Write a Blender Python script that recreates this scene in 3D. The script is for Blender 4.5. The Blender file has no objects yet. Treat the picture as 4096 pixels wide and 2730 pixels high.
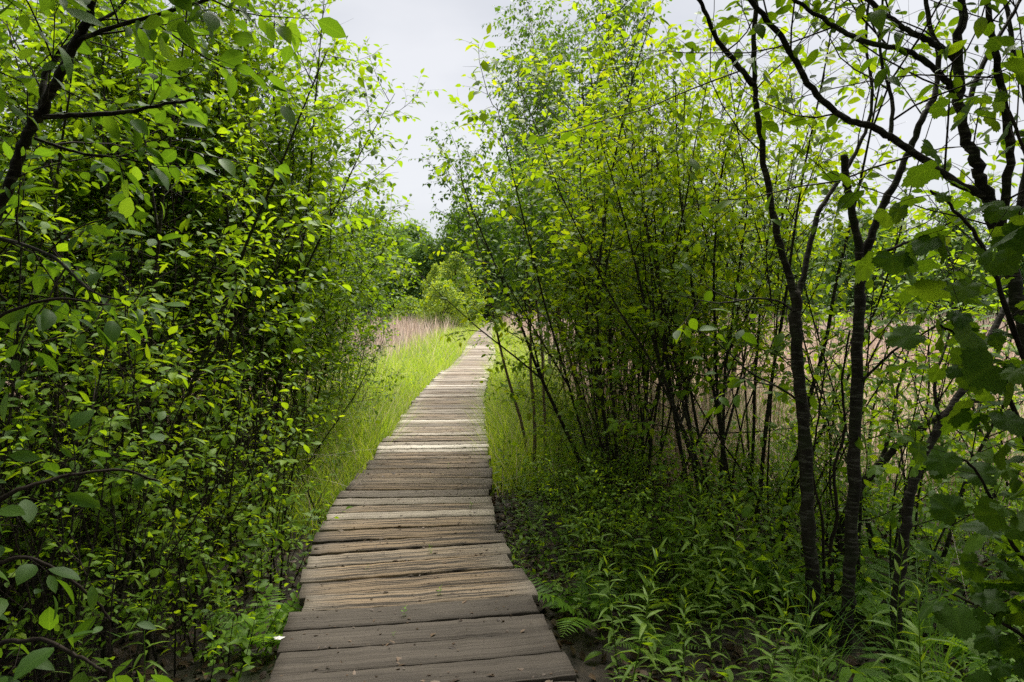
import bpy, math, random
import numpy as np
from mathutils import Vector, Matrix

R = math.radians
scn = bpy.context.scene
COL = scn.collection

# ------------------------------------------------------------------ camera
EYE = 1.45
FPX = 683.0
PITCH = math.atan((341.0 - 310.0) / FPX)
cam_d = bpy.data.cameras.new('camera')
cam_d.sensor_width = 36.0
cam_d.lens = 36.0 * FPX / 1024.0
cam_d.clip_start = 0.05
cam_d.clip_end = 3000
cam = bpy.data.objects.new('camera', cam_d)
COL.objects.link(cam)
cam.location = (0, 0, EYE)
cam.rotation_euler = (R(90) - PITCH, 0, 0)
scn.camera = cam

# ------------------------------------------------------------------ world, sun, exposure
SUN_EL, SUN_AZ = R(60), R(16)          # high ahead behind thin cloud
w = bpy.data.worlds.new('World')
scn.world = w
w.use_nodes = True
nt = w.node_tree
nt.nodes.clear()
sky = nt.nodes.new('ShaderNodeTexSky')
sky.sky_type = 'NISHITA'
sky.sun_disc = False
sky.sun_elevation = SUN_EL
sky.sun_rotation = SUN_AZ
tc = nt.nodes.new('ShaderNodeTexCoord')
noi = nt.nodes.new('ShaderNodeTexNoise')
noi.inputs['Scale'].default_value = 1.6
noi.inputs['Detail'].default_value = 5
mp = nt.nodes.new('ShaderNodeMapping')
mp.inputs['Scale'].default_value = (1, 1, 2.6)
nt.links.new(tc.outputs['Generated'], mp.inputs['Vector'])
nt.links.new(mp.outputs['Vector'], noi.inputs['Vector'])
rmp = nt.nodes.new('ShaderNodeValToRGB')
rmp.color_ramp.elements[0].position = 0.3
rmp.color_ramp.elements[0].color = (0.63, 0.655, 0.715, 1)
rmp.color_ramp.elements[1].position = 0.66
rmp.color_ramp.elements[1].color = (0.97, 0.97, 0.99, 1)
nt.links.new(noi.outputs['Fac'], rmp.inputs['Fac'])
scl = nt.nodes.new('ShaderNodeVectorMath')
scl.operation = 'SCALE'
scl.inputs['Scale'].default_value = 5.2
nt.links.new(rmp.outputs['Color'], scl.inputs[0])
mixw = nt.nodes.new('ShaderNodeMix')
mixw.data_type = 'RGBA'
mixw.inputs[0].default_value = 0.9
nt.links.new(sky.outputs['Color'], mixw.inputs[6])
nt.links.new(scl.outputs[0], mixw.inputs[7])
bg = nt.nodes.new('ShaderNodeBackground')
bg.inputs['Strength'].default_value = 0.064
nt.links.new(mixw.outputs[2], bg.inputs['Color'])
wo = nt.nodes.new('ShaderNodeOutputWorld')
nt.links.new(bg.outputs[0], wo.inputs['Surface'])

sun_d = bpy.data.lights.new('sun', 'SUN')
sun_d.energy = 3.8
sun_d.angle = R(42)
sun_d.color = (1.0, 0.96, 0.88)
sun = bpy.data.objects.new('sun', sun_d)
COL.objects.link(sun)
sdir = Vector((math.sin(SUN_AZ) * math.cos(SUN_EL), math.cos(SUN_AZ) * math.cos(SUN_EL), math.sin(SUN_EL)))
sun.rotation_euler = sdir.to_track_quat('Z', 'Y').to_euler()
sun.location = (0, 0, 30)

scn.view_settings.view_transform = 'Standard'
scn.view_settings.look = 'None'
scn.view_settings.gamma = 1.0
scn.view_settings.exposure = 1.45
scn.render.engine = 'CYCLES'
scn.cycles.max_bounces = 7
scn.cycles.diffuse_bounces = 3
scn.cycles.glossy_bounces = 2
scn.cycles.transmission_bounces = 4
scn.cycles.transparent_max_bounces = 4
scn.cycles.use_denoising = False
scn.cycles.caustics_reflective = False
scn.cycles.caustics_refractive = False


def U(u, v, Y):
    """point of the place seen at photo pixel (u, v of 1024x682), Y metres ahead of the camera"""
    x = (u - 512.0) / FPX
    y = (341.0 - v) / FPX
    cy, sy = math.cos(PITCH), math.sin(PITCH)
    dy = cy + y * sy
    dz = -sy + y * cy
    return np.array([x / dy * Y, Y, EYE + dz / dy * Y])


# ------------------------------------------------------------------ materials
def new_mat(name):
    m = bpy.data.materials.new(name)
    m.use_nodes = True
    m.node_tree.nodes.clear()
    return m, m.node_tree


def N(nt, kind, **kw):
    n = nt.nodes.new(kind)
    for k, v in kw.items():
        if k.startswith('i_'):
            n.inputs[k[2:].replace('_', ' ')].default_value = v
        else:
            setattr(n, k, v)
    return n


def ramp(nt, stops):
    r = nt.nodes.new('ShaderNodeValToRGB')
    e = r.color_ramp.elements
    while len(e) < len(stops):
        e.new(0.5)
    for el, (p, c) in zip(e, stops):
        el.position = p
        el.color = (c[0], c[1], c[2], 1)
    return r


def mix(nt, a, b, fac, mode='MIX'):
    m = nt.nodes.new('ShaderNodeMix')
    m.data_type = 'RGBA'
    m.blend_type = mode
    for sock, val in ((m.inputs[0], fac), (m.inputs[6], a), (m.inputs[7], b)):
        if hasattr(val, 'is_linked'):
            nt.links.new(val, sock)
        elif isinstance(val, (tuple, list)):
            sock.default_value = (*val[:3], 1)
        else:
            sock.default_value = val
    return m.outputs[2]


def leaf_mat(name, dark, mid, light, trans=0.52, tcol=(2.4, 1.95, 0.46), rough=0.5, spec=0.22, veins=True):
    m, t = new_mat(name)
    at = N(t, 'ShaderNodeAttribute', attribute_name='tint')
    oi = N(t, 'ShaderNodeObjectInfo')
    add = N(t, 'ShaderNodeMath', operation='MULTIPLY_ADD')
    t.links.new(oi.outputs['Random'], add.inputs[0])
    add.inputs[1].default_value = 0.22
    sub = N(t, 'ShaderNodeMath', operation='SUBTRACT')
    t.links.new(at.outputs['Fac'], sub.inputs[0])
    sub.inputs[1].default_value = 0.11
    t.links.new(sub.outputs[0], add.inputs[2])
    rp = ramp(t, [(0.0, dark), (0.5, mid), (1.0, light)])
    t.links.new(add.outputs[0], rp.inputs['Fac'])
    col = rp.outputs['Color']
    p = N(t, 'ShaderNodeBsdfPrincipled')
    p.inputs['Roughness'].default_value = rough
    p.inputs['Specular IOR Level'].default_value = spec
    if veins:
        uv = N(t, 'ShaderNodeUVMap', uv_map='UVMap')
        sp = N(t, 'ShaderNodeSeparateXYZ')
        t.links.new(uv.outputs[0], sp.inputs[0])
        c = N(t, 'ShaderNodeMath', operation='SUBTRACT')
        t.links.new(sp.outputs[0], c.inputs[0])
        c.inputs[1].default_value = 0.5
        ab = N(t, 'ShaderNodeMath', operation='ABSOLUTE')
        t.links.new(c.outputs[0], ab.inputs[0])
        s2 = N(t, 'ShaderNodeMath', operation='MULTIPLY_ADD')      # v*9 - |u|*7
        t.links.new(ab.outputs[0], s2.inputs[0])
        s2.inputs[1].default_value = -7.0
        v9 = N(t, 'ShaderNodeMath', operation='MULTIPLY')
        t.links.new(sp.outputs[1], v9.inputs[0])
        v9.inputs[1].default_value = 9.0
        t.links.new(v9.outputs[0], s2.inputs[2])
        fr = N(t, 'ShaderNodeMath', operation='PINGPONG')
        t.links.new(s2.outputs[0], fr.inputs[0])
        fr.inputs[1].default_value = 0.5
        lat = N(t, 'ShaderNodeMapRange')
        t.links.new(fr.outputs[0], lat.inputs[0])
        lat.inputs[1].default_value = 0.0
        lat.inputs[2].default_value = 0.16
        lat.inputs[3].default_value = 1.0
        lat.inputs[4].default_value = 0.0
        mid_ = N(t, 'ShaderNodeMapRange')
        t.links.new(ab.outputs[0], mid_.inputs[0])
        mid_.inputs[1].default_value = 0.0
        mid_.inputs[2].default_value = 0.05
        mid_.inputs[3].default_value = 1.4
        mid_.inputs[4].default_value = 0.0
        mx = N(t, 'ShaderNodeMath', operation='MAXIMUM')
        t.links.new(lat.outputs[0], mx.inputs[0])
        t.links.new(mid_.outputs[0], mx.inputs[1])
        k = N(t, 'ShaderNodeMath', operation='MULTIPLY')
        t.links.new(mx.outputs[0], k.inputs[0])
        k.inputs[1].default_value = 0.16
        light2 = tuple(min(1, x * 1.35 + 0.015) for x in light)
        col = mix(t, col, light2, k.outputs[0])
        bp = N(t, 'ShaderNodeBump')
        bp.inputs['Strength'].default_value = 0.12
        bp.inputs['Distance'].default_value = 0.001
        inv = N(t, 'ShaderNodeMath', operation='SUBTRACT')
        inv.inputs[0].default_value = 1.0
        t.links.new(mx.outputs[0], inv.inputs[1])
        t.links.new(inv.outputs[0], bp.inputs['Height'])
        t.links.new(bp.outputs[0], p.inputs['Normal'])
    t.links.new(col, p.inputs['Base Color'])
    tr = N(t, 'ShaderNodeBsdfTranslucent')
    tcx = mix(t, col, tcol, 1.0, 'MULTIPLY')
    t.links.new(tcx, tr.inputs['Color'])
    ms = N(t, 'ShaderNodeMixShader')
    ms.inputs[0].default_value = trans
    t.links.new(p.outputs[0], ms.inputs[1])
    t.links.new(tr.outputs[0], ms.inputs[2])
    o = N(t, 'ShaderNodeOutputMaterial')
    t.links.new(ms.outputs[0], o.inputs['Surface'])
    return m


def bark_mat(name, c1, c2, scale=(18, 18, 5), fleck=None, moss=None):
    m, t = new_mat(name)
    g = N(t, 'ShaderNodeTexCoord')
    mpn = N(t, 'ShaderNodeMapping')
    mpn.inputs['Scale'].default_value = scale
    t.links.new(g.outputs['Object'], mpn.inputs['Vector'])
    n1 = N(t, 'ShaderNodeTexNoise', i_Scale=1.0, i_Detail=6.0, i_Roughness=0.65)
    t.links.new(mpn.outputs[0], n1.inputs['Vector'])
    rp = ramp(t, [(0.3, c1), (0.7, c2)])
    t.links.new(n1.outputs['Fac'], rp.inputs['Fac'])
    col = rp.outputs['Color']
    if fleck:
        m2 = N(t, 'ShaderNodeMapping')
        m2.inputs['Scale'].default_value = (14, 14, 90)
        t.links.new(g.outputs['Object'], m2.inputs['Vector'])
        n2 = N(t, 'ShaderNodeTexNoise', i_Scale=1.0, i_Detail=3.0)
        t.links.new(m2.outputs[0], n2.inputs['Vector'])
        r2 = ramp(t, [(0.54, (0, 0, 0)), (0.64, (.9, .9, .9))])
        t.links.new(n2.outputs['Fac'], r2.inputs['Fac'])
        col = mix(t, col, fleck, r2.outputs['Color'])
    if moss:
        n3 = N(t, 'ShaderNodeTexNoise', i_Scale=7.0, i_Detail=5.0)
        t.links.new(g.outputs['Object'], n3.inputs['Vector'])
        r3 = ramp(t, [(0.5, (0, 0, 0)), (0.72, (0.7, 0.7, 0.7))])
        t.links.new(n3.outputs['Fac'], r3.inputs['Fac'])
        col = mix(t, col, moss, r3.outputs['Color'])
    p = N(t, 'ShaderNodeBsdfPrincipled')
    p.inputs['Roughness'].default_value = 0.75
    p.inputs['Specular IOR Level'].default_value = 0.12
    t.links.new(col, p.inputs['Base Color'])
    bp = N(t, 'ShaderNodeBump')
    bp.inputs['Strength'].default_value = 0.6
    bp.inputs['Distance'].default_value = 0.006
    t.links.new(n1.outputs['Fac'], bp.inputs['Height'])
    t.links.new(bp.outputs[0], p.inputs['Normal'])
    o = N(t, 'ShaderNodeOutputMaterial')
    t.links.new(p.outputs[0], o.inputs['Surface'])
    return m


M = {}
M['alder'] = leaf_mat('alder_leaf', (0.043, 0.10, 0.009), (0.09, 0.183, 0.012), (0.18, 0.29, 0.019), veins=False)
M['young'] = leaf_mat('young_leaf', (0.065, 0.135, 0.009), (0.135, 0.242, 0.013), (0.27, 0.35, 0.021), trans=0.5, veins=False)
M['dogwood'] = leaf_mat('dogwood_leaf', (0.055, 0.127, 0.010), (0.115, 0.222, 0.014), (0.215, 0.325, 0.021))
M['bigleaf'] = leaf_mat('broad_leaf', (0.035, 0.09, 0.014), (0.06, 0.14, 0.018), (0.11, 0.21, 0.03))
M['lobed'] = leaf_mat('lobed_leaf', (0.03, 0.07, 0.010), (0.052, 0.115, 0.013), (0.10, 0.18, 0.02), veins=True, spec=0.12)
M['birch'] = leaf_mat('birch_leaf', (0.035, 0.09, 0.018), (0.06, 0.14, 0.024), (0.11, 0.20, 0.035), veins=False, trans=0.4)
M['herb'] = leaf_mat('herb_leaf', (0.06, 0.125, 0.014), (0.11, 0.20, 0.02), (0.19, 0.30, 0.035), trans=0.38)
M['fern'] = leaf_mat('fern_leaf', (0.07, 0.16, 0.015), (0.12, 0.25, 0.02), (0.19, 0.34, 0.035), veins=False)
M['far'] = leaf_mat('distant_leaf', (0.045, 0.105, 0.025), (0.085, 0.175, 0.038), (0.14, 0.25, 0.06), trans=0.3, veins=False, spec=0.15, rough=0.6)
M['willow'] = leaf_mat('willow_leaf', (0.12, 0.20, 0.035), (0.21, 0.32, 0.055), (0.32, 0.43, 0.09), trans=0.35, veins=False, spec=0.2, rough=0.6)
M['grass'] = leaf_mat('grass_blade', (0.09, 0.19, 0.03), (0.185, 0.32, 0.052), (0.35, 0.46, 0.11), trans=0.45, veins=False, spec=0.2)
M['cattail'] = leaf_mat('cattail_blade', (0.06, 0.14, 0.03), (0.09, 0.2, 0.04), (0.14, 0.26, 0.06), trans=0.35, veins=False)
M['reed'] = leaf_mat('dry_reed', (0.25, 0.18, 0.14), (0.58, 0.46, 0.39), (0.84, 0.73, 0.65), trans=0.4, tcol=(1.1, 1, .9), veins=False, spec=0.15, rough=0.6)
M['litter'] = leaf_mat('fallen_leaf', (0.035, 0.022, 0.014), (0.075, 0.048, 0.03), (0.15, 0.10, 0.065), trans=0.15, tcol=(1.1, .9, .6), veins=False, spec=0.2)
M['bark'] = bark_mat('dark_bark', (0.012, 0.010, 0.008), (0.042, 0.034, 0.027), fleck=(0.10, 0.09, 0.078), moss=(0.03, 0.042, 0.014))
M['twig'] = bark_mat('twig_bark', (0.014, 0.010, 0.008), (0.042, 0.031, 0.024))
M['palebark'] = bark_mat('grey_twig', (0.09, 0.075, 0.06), (0.19, 0.165, 0.14))
M['birchbark'] = bark_mat('young_birch_bark', (0.11, 0.07, 0.045), (0.24, 0.17, 0.12), scale=(6, 6, 40), fleck=(0.32, 0.26, 0.2))
M['whitebark'] = bark_mat('grey_birch_bark', (0.12, 0.11, 0.10), (0.36, 0.33, 0.31), scale=(8, 8, 14))


# ------------------------------------------------------------------ mesh building
def build_mesh(name, chunks, mats, smooth=True):
    """chunks: list of (verts Nx3, faces list of int arrays (F,k), material index, tint N or None, uv per-vertex Nx2 or None)"""
    V, T, UV, LI, LS, MI = [], [], [], [], [], []
    vo = lo = 0
    for verts, faces, mi, tint, uv in chunks:
        n = len(verts)
        V.append(verts)
        T.append(np.full(n, 0.5) if tint is None else tint)
        UV.append(np.zeros((n, 2)) if uv is None else uv)
        for f in faces:
            f = np.asarray(f)
            if f.size == 0:
                continue
            k = f.shape[1]
            LI.append((f + vo).ravel())
            LS.append(lo + np.arange(len(f)) * k)
            MI.append(np.full(len(f), mi))
            lo += f.size
        vo += n
    V = np.concatenate(V)
    T = np.concatenate(T)
    UV = np.concatenate(UV)
    LI = np.concatenate(LI).astype(np.int32)
    LS = np.concatenate(LS).astype(np.int32)
    MI = np.concatenate(MI).astype(np.int32)
    me = bpy.data.meshes.new(name)
    me.vertices.add(len(V))
    me.vertices.foreach_set('co', V.astype(np.float32).ravel())
    me.loops.add(len(LI))
    me.loops.foreach_set('vertex_index', LI)
    me.polygons.add(len(LS))
    me.polygons.foreach_set('loop_start', LS)
    me.polygons.foreach_set('material_index', MI)
    for m in mats:
        me.materials.append(m)
    if smooth:
        me.polygons.foreach_set('use_smooth', np.ones(len(LS), bool))
    a = me.attributes.new('tint', 'FLOAT', 'POINT')
    a.data.foreach_set('value', T.astype(np.float32))
    uvl = me.uv_layers.new(name='UVMap')
    uvl.data.foreach_set('uv', UV[LI].astype(np.float32).ravel())
    me.update(calc_edges=True)
    return me


def unit(v):
    v = np.asarray(v, float)
    return v / (np.linalg.norm(v, axis=-1, keepdims=True) + 1e-12)


def tube(pts, rad, k, cap=True):
    pts = np.asarray(pts, float)
    n = len(pts)
    rad = np.broadcast_to(np.asarray(rad, float), (n,))
    t = np.gradient(pts, axis=0)
    t = unit(t)
    ref = np.array([0.37, 0.91, 0.18]) if abs(t[0] @ np.array([0.37, 0.91, 0.18])) < 0.9 else np.array([0.9, -0.3, 0.3])
    a = unit(np.cross(t, ref))
    b = np.cross(t, a)
    th = np.arange(k) * 2 * np.pi / k
    ring = a[:, None, :] * np.cos(th)[None, :, None] + b[:, None, :] * np.sin(th)[None, :, None]
    V = (pts[:, None, :] + ring * rad[:, None, None]).reshape(-1, 3)
    i = np.arange(n - 1)[:, None] * k
    j = np.arange(k)[None, :]
    j2 = (j + 1) % k
    F = np.stack([i + j, i + j2, i + k + j2, i + k + j], -1).reshape(-1, 4)
    faces = [F]
    if cap:
        faces.append((np.arange(k) + (n - 1) * k)[None, :])
    return V, faces


def smooth_line(pts, n):
    """Catmull-Rom through the given points"""
    P = np.asarray(pts, float)
    P = np.vstack([2 * P[0] - P[1], P, 2 * P[-1] - P[-2]])
    m = len(P) - 3
    out = []
    for s in np.linspace(0, m - 1e-6, n):
        i = int(s)
        f = s - i
        p0, p1, p2, p3 = P[i:i + 4]
        out.append(0.5 * ((2 * p1) + (-p0 + p2) * f + (2 * p0 - 5 * p1 + 4 * p2 - p3) * f * f + (-p0 + 3 * p1 - 3 * p2 + p3) * f ** 3))
    return np.array(out)


# leaf templates: verts (x across, y along, z up), faces, uv
def tmpl_oval(rows, fold=0.18, droop=0.28, wave=0.0):
    """rows: (position along, half width)"""
    V = [(0, 0, 0)]
    for y, hw in rows:
        z = -droop * y * y
        V += [(-hw, y, z + fold * hw), (0, y, z), (hw, y, z + fold * hw + wave * hw)]
    V.append((0, 1, -droop))
    tri, quad = [], []
    tri += [(0, 2, 1), (0, 3, 2)]
    for i in range(len(rows) - 1):
        a = 1 + 3 * i
        b = a + 3
        quad += [(a, a + 1, b + 1, b), (a + 1, a + 2, b + 2, b + 1)]
    a = 1 + 3 * (len(rows) - 1)
    tip = len(V) - 1
    tri += [(a, a + 1, tip), (a + 1, a + 2, tip)]
    V = np.array(V, float)
    mw = max(h for _, h in rows)
    uv = np.stack([0.5 + 0.5 * V[:, 0] / mw, V[:, 1]], 1)
    return V, [np.array(tri)] + ([np.array(quad)] if quad else []), uv


def tmpl_lobed():
    """five toothed lobes round a heart-shaped base, cupped and drooping"""
    n = 44
    V = [(0, .34, 0)]
    for ring in (.55, 1.0):
        for i in range(n):
            a = 2 * math.pi * i / n                       # 0 points to the tip
            lob = .40 + .13 * abs(math.cos(2.5 * a)) ** .8 + .10 * max(0, math.cos(a)) ** 3 - .22 * max(0, math.cos(a - math.pi)) ** 6
            if ring == 1.0:
                lob *= 1 + (.06 if i % 2 else -.05)
            else:
                lob = .40 + .5 * (lob - .40)
            x, y = math.sin(a) * lob * ring, .34 + math.cos(a) * lob * ring
            z = -.30 * (y - .34) ** 2 - .35 * x * x + .10 * abs(x) + .025 * math.sin(5 * a) * ring
            V.append((x, y, z))
    tri = np.array([(0, 1 + (i + 1) % n, 1 + i) for i in range(n)])
    quad = np.array([(1 + i, 1 + (i + 1) % n, 1 + n + (i + 1) % n, 1 + n + i) for i in range(n)])
    V = np.array(V, float)
    uv = np.stack([0.5 + 0.7 * V[:, 0], V[:, 1]], 1)
    return V, [tri, quad], uv


T_OVAL = tmpl_oval([(0.28, 0.26), (0.64, 0.25)])
T_OVALHI = tmpl_oval([(0.12, 0.13), (0.32, 0.235), (0.58, 0.245), (0.82, 0.14)], droop=0.22)
T_BIRCH = tmpl_oval([(0.3, 0.36), (0.62, 0.2)], droop=0.2)
T_LANCE = tmpl_oval([(0.3, 0.085), (0.68, 0.065)], fold=0.35, droop=0.4)
T_FAR = tmpl_oval([(0.45, 0.36)], droop=0.25)
T_LOBED = tmpl_lobed()
T_SPATULA = tmpl_oval([(0.4, 0.2), (0.75, 0.24)], droop=0.3)


class Sink:
    def __init__(self):
        self.tubes = []                # (verts, faces)
        self.pos, self.ax, self.nr, self.sz = [], [], [], []

    def tube(self, pts, rad, k=4):
        self.tubes.append(tube(pts, rad, k, cap=False))

    def leaves(self, pos, ax, nr, sz):
        self.pos.append(pos)
        self.ax.append(ax)
        self.nr.append(nr)
        self.sz.append(sz)

    def mesh(self, name, tmpl, leafm, twigm, rng, tint_mu=0.5, tint_sd=0.2, wj=0.18):
        ch = []
        for v, f in self.tubes:
            ch.append((v, f, 1, None, None))
        if self.pos:
            ch.append(leaf_chunk(np.concatenate(self.pos), np.concatenate(self.ax), np.concatenate(self.nr),
                                 np.concatenate(self.sz), tmpl, rng, tint_mu, tint_sd, wj))
        return build_mesh(name, ch, [leafm, twigm])


def leaf_chunk(pos, ax, nr, sz, tmpl, rng, mu=0.5, sd=0.2, wj=0.18, mi=0):
    TV, TF, TU = tmpl
    n, k = len(pos), len(TV)
    ax = unit(ax)
    side = unit(np.cross(ax, nr))
    nr = np.cross(side, ax)
    wf = 1 + wj * rng.standard_normal(n)
    df = rng.uniform(0.3, 1.9, n)
    V = pos[:, None, :] + sz[:, None, None] * (
        TV[None, :, 1:2] * ax[:, None, :] + (TV[None, :, 0:1] * wf[:, None, None]) * side[:, None, :]
        + (TV[None, :, 2:3] * df[:, None, None]) * nr[:, None, :])
    tint = np.clip(mu + sd * rng.standard_normal(n), 0, 1)
    off = (np.arange(n) * k)[:, None, None]
    faces = [(f[None] + off).reshape(-1, f.shape[1]) for f in TF]
    return (V.reshape(-1, 3), faces, mi, np.repeat(tint, k), np.tile(TU, (n, 1)))


UP = np.array([0, 0, 1.0])


def branch(rng, p, d, L, n, wob, up):
    pts = [np.array(p, float)]
    d = unit(d)
    st = L / n
    for _ in range(n):
        d = unit(d + wob * rng.standard_normal(3) + up * UP)
        pts.append(pts[-1] + d * st)
    return np.array(pts)


def along(line, s):
    seg = np.linalg.norm(np.diff(line, axis=0), axis=1)
    cum = np.concatenate([[0], np.cumsum(seg)])
    s = np.clip(s, 0, cum[-1] - 1e-6)
    i = np.clip(np.searchsorted(cum, s, 'right') - 1, 0, len(seg) - 1)
    f = (s - cum[i]) / (seg[i] + 1e-9)
    p = line[i] * (1 - f)[:, None] + line[i + 1] * f[:, None]
    t = unit(line[i + 1] - line[i])
    return p, t, cum[-1]


def put_leaves(rng, S, line, L):
    """L: dict(step, size, start, tilt, droop)"""
    _, _, tot = along(line, np.array([0.0]))
    s = np.arange(L['start'] * tot, tot + L['step'] * .5, L['step'])
    s = s + rng.uniform(-.3, .3, len(s)) * L['step']
    if len(s) == 0:
        return
    p, t, _ = along(line, s)
    n = len(s)
    sg = np.where(np.arange(n) % 2 == 0, 1.0, -1.0)
    side = np.cross(t, UP)
    side = unit(side + 1e-3)
    az = rng.normal(0, 0.5, n)
    ax = 0.55 * t + sg[:, None] * (side * np.cos(az)[:, None] + np.cross(side, t) * np.sin(az)[:, None]) - L['droop'] * UP + 0.25 * rng.standard_normal((n, 3))
    ax[-1] = t[-1] - 0.5 * L['droop'] * UP + 0.2 * rng.standard_normal(3)
    ax = unit(ax)
    nr = UP + L['tilt'] * rng.standard_normal((n, 3))
    sz = L['size'] * rng.uniform(0.4, 1.4, n)
    S.leaves(p + ax * (0.14 * sz)[:, None], ax, nr, sz)


def sprout(rng, S, line, r, P):
    """grow side shoots from a polyline; P: dict(t0,t1,step,len,taper,ang,up,wob,k,rf,leaf,next)"""
    _, _, tot = along(line, np.array([0.0]))
    s = P.get('t0', 0.15) * tot
    phi = rng.uniform(0, 6.28)
    t1 = P.get('t1', 1.0) * tot
    while s < t1:
        f = s / tot
        p, t, _ = along(line, np.array([s]))
        p, t = p[0], t[0]
        phi += 2.4 + rng.uniform(-.5, .5)
        a = unit(np.cross(t, [0.31, 0.2, 0.93]) + 1e-4)
        b = np.cross(t, a)
        ang = P['ang'] * rng.uniform(.75, 1.25)
        d = math.cos(ang) * t + math.sin(ang) * (a * math.cos(phi) + b * math.sin(phi))
        if 'flat' in P:
            d[2] *= P['flat']
        ln = P['len'] * (1 - P.get('taper', .5) * f) * rng.uniform(.55, 1.35)
        nl = branch(rng, p, d, ln, P.get('n', 4), P.get('wob', .12), P.get('up', .05))
        rr = P['r'] * (1 - 0.4 * f)
        if rng.random() < P.get('keep', 1.0):
            S.tube(nl, np.linspace(rr, rr * .35, len(nl)), P.get('k', 3))
            if P.get('next'):
                sprout(rng, S, nl, rr, P['next'])
            if P.get('leaf') and rng.random() < P.get('lp', 1.0):
                put_leaves(rng, S, nl, P['leaf'])
        s += P['step'] * rng.uniform(.6, 1.4)


def shrub(name, seed, H, stems, spread, base_r, r0, lat, tmpl, leafm, stemm, twigm, wob=.05, up=.03, mu=.5, sd=.2, hvar=.25, stem_k=7, seg=9, forkn=0, dead=0):
    """multi-stemmed shrub -> [(part name, mesh), ...]"""
    rng = np.random.default_rng(seed)
    S = Sink()
    parts = []
    for i in range(stems):
        az = 2.399 * i + rng.uniform(-.4, .4)
        q = math.sqrt((i + .5) / stems)
        tilt = spread * q * rng.uniform(.6, 1.2)
        p = np.array([math.cos(az), math.sin(az), 0]) * base_r * q
        p[2] = -.12
        d = np.array([math.cos(az) * math.sin(tilt), math.sin(az) * math.sin(tilt), math.cos(tilt)])
        h = H * rng.uniform(1 - hvar, 1.0) * (1 - .15 * q)
        ln = branch(rng, p, d, h, seg, wob, up)
        ln = smooth_line(ln, seg * 2)
        rr = r0 * rng.uniform(.5, 1.15)
        rad = np.linspace(rr, rr * .18, len(ln))
        rad[0] *= 1.25
        v, f = tube(ln, rad, stem_k, cap=False)
        ch = [(v, f, 0, None, None)]
        forks = []
        for q2 in range(rng.integers(0, forkn + 1)):
            a0 = rng.uniform(.18, .6)
            pp, tt, tot = along(ln, np.array([a0 * h]))
            dd = unit(tt[0] + .38 * rng.standard_normal(3))
            fl = smooth_line(branch(rng, pp[0], dd, h * (1 - a0) * rng.uniform(.6, 1.0), 6, wob, up), 11)
            fr = rr * (1 - .8 * a0) * rng.uniform(.6, .85)
            vf, ff = tube(fl, np.linspace(fr, fr * .2, 11), 5, cap=False)
            ch.append((vf, ff, 0, None, None))
            forks.append((fl, fr))
        parts.append(('stem', build_mesh(name + '_stem', ch, [stemm])))
        sprout(rng, S, ln, rr, lat)
        for fl, fr in forks:
            sprout(rng, S, fl, fr, lat)
        if lat.get('tipleaf'):
            put_leaves(rng, S, ln[len(ln) * 3 // 4:], lat['tipleaf'])
    for i in range(dead):                      # leafless whips and dead twigs between the living stems
        az = rng.uniform(0, 6.28)
        rad = base_r * 1.8 * math.sqrt(rng.random())
        p = np.array([math.cos(az) * rad, math.sin(az) * rad, -.1])
        d = np.array([rng.normal(0, .3), rng.normal(0, .3), 1])
        ln = smooth_line(branch(rng, p, d, H * rng.uniform(.3, .75), 6, wob * 1.3, .0), 10)
        S.tube(ln, np.linspace(.008, .0025, 10) * rng.uniform(.6, 1.3), 4)
        sprout(rng, S, ln, .005, dict(t0=.3, step=.16, len=.5, taper=.4, ang=.9, up=0, wob=.14, r=.0025, k=3, n=4))
    parts.append(('foliage', S.mesh(name + '_foliage', tmpl, leafm, twigm, rng, mu, sd)))
    return parts


# ------------------------------------------------------------------ things
def thing(name, label, cat, loc=(0, 0, 0), rotz=0.0, scale=1.0, group=None, tilt=(0, 0)):
    o = bpy.data.objects.new(name, None)
    o.empty_display_size = 0.2
    COL.objects.link(o)
    o.location = loc
    o.rotation_euler = (tilt[0], tilt[1], rotz)
    o.scale = (scale, scale, scale) if not isinstance(scale, tuple) else scale
    o['label'] = label
    o['category'] = cat
    if group:
        o['group'] = group
    return o


def part(name, mesh, parent=None):
    o = bpy.data.objects.new(name, mesh)
    COL.objects.link(o)
    if parent is not None:
        o.parent = parent
    return o


def place(proto, name, label, cat, loc, rotz=0.0, scale=1.0, group=None, tilt=(0, 0)):
    t = thing(name, label, cat, loc, rotz, scale, group, tilt)
    for pn, me in proto:
        part(pn, me, t)
    return t


def solo(name, mesh, kind, label=None, cat=None):
    o = part(name, mesh)
    o['kind'] = kind
    if label:
        o['label'] = label
        o['category'] = cat
    return o


# ------------------------------------------------------------------ ground
def vnoise(x, y, s, seed=0):
    g = np.random.default_rng(seed).random((64, 64))
    x = np.asarray(x) / s
    y = np.asarray(y) / s
    xi, yi = np.floor(x).astype(int), np.floor(y).astype(int)
    fx, fy = x - xi, y - yi
    fx, fy = fx * fx * (3 - 2 * fx), fy * fy * (3 - 2 * fy)
    a, b = g[xi % 64, yi % 64], g[(xi + 1) % 64, yi % 64]
    c, d = g[xi % 64, (yi + 1) % 64], g[(xi + 1) % 64, (yi + 1) % 64]
    return (a * (1 - fx) + b * fx) * (1 - fy) + (c * (1 - fx) + d * fx) * fy


CL = np.array([(-2.0, 0.30), (0.0, 0.04), (1.2, -.13), (2.66, -.36), (3.1, -.44), (3.5, -.50), (4.3, -.67), (5.1, -.755), (6, -.765), (7.5, -.855), (9.2, -.93),
               (11.5, -1.03), (15.5, -1.09), (18, -1.06), (22, -1.08), (28, -1.3), (33, -1.55), (45, -1.85), (60, -2.05), (71, -2.4), (80, -2.85), (95, -3.5)])


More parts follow.
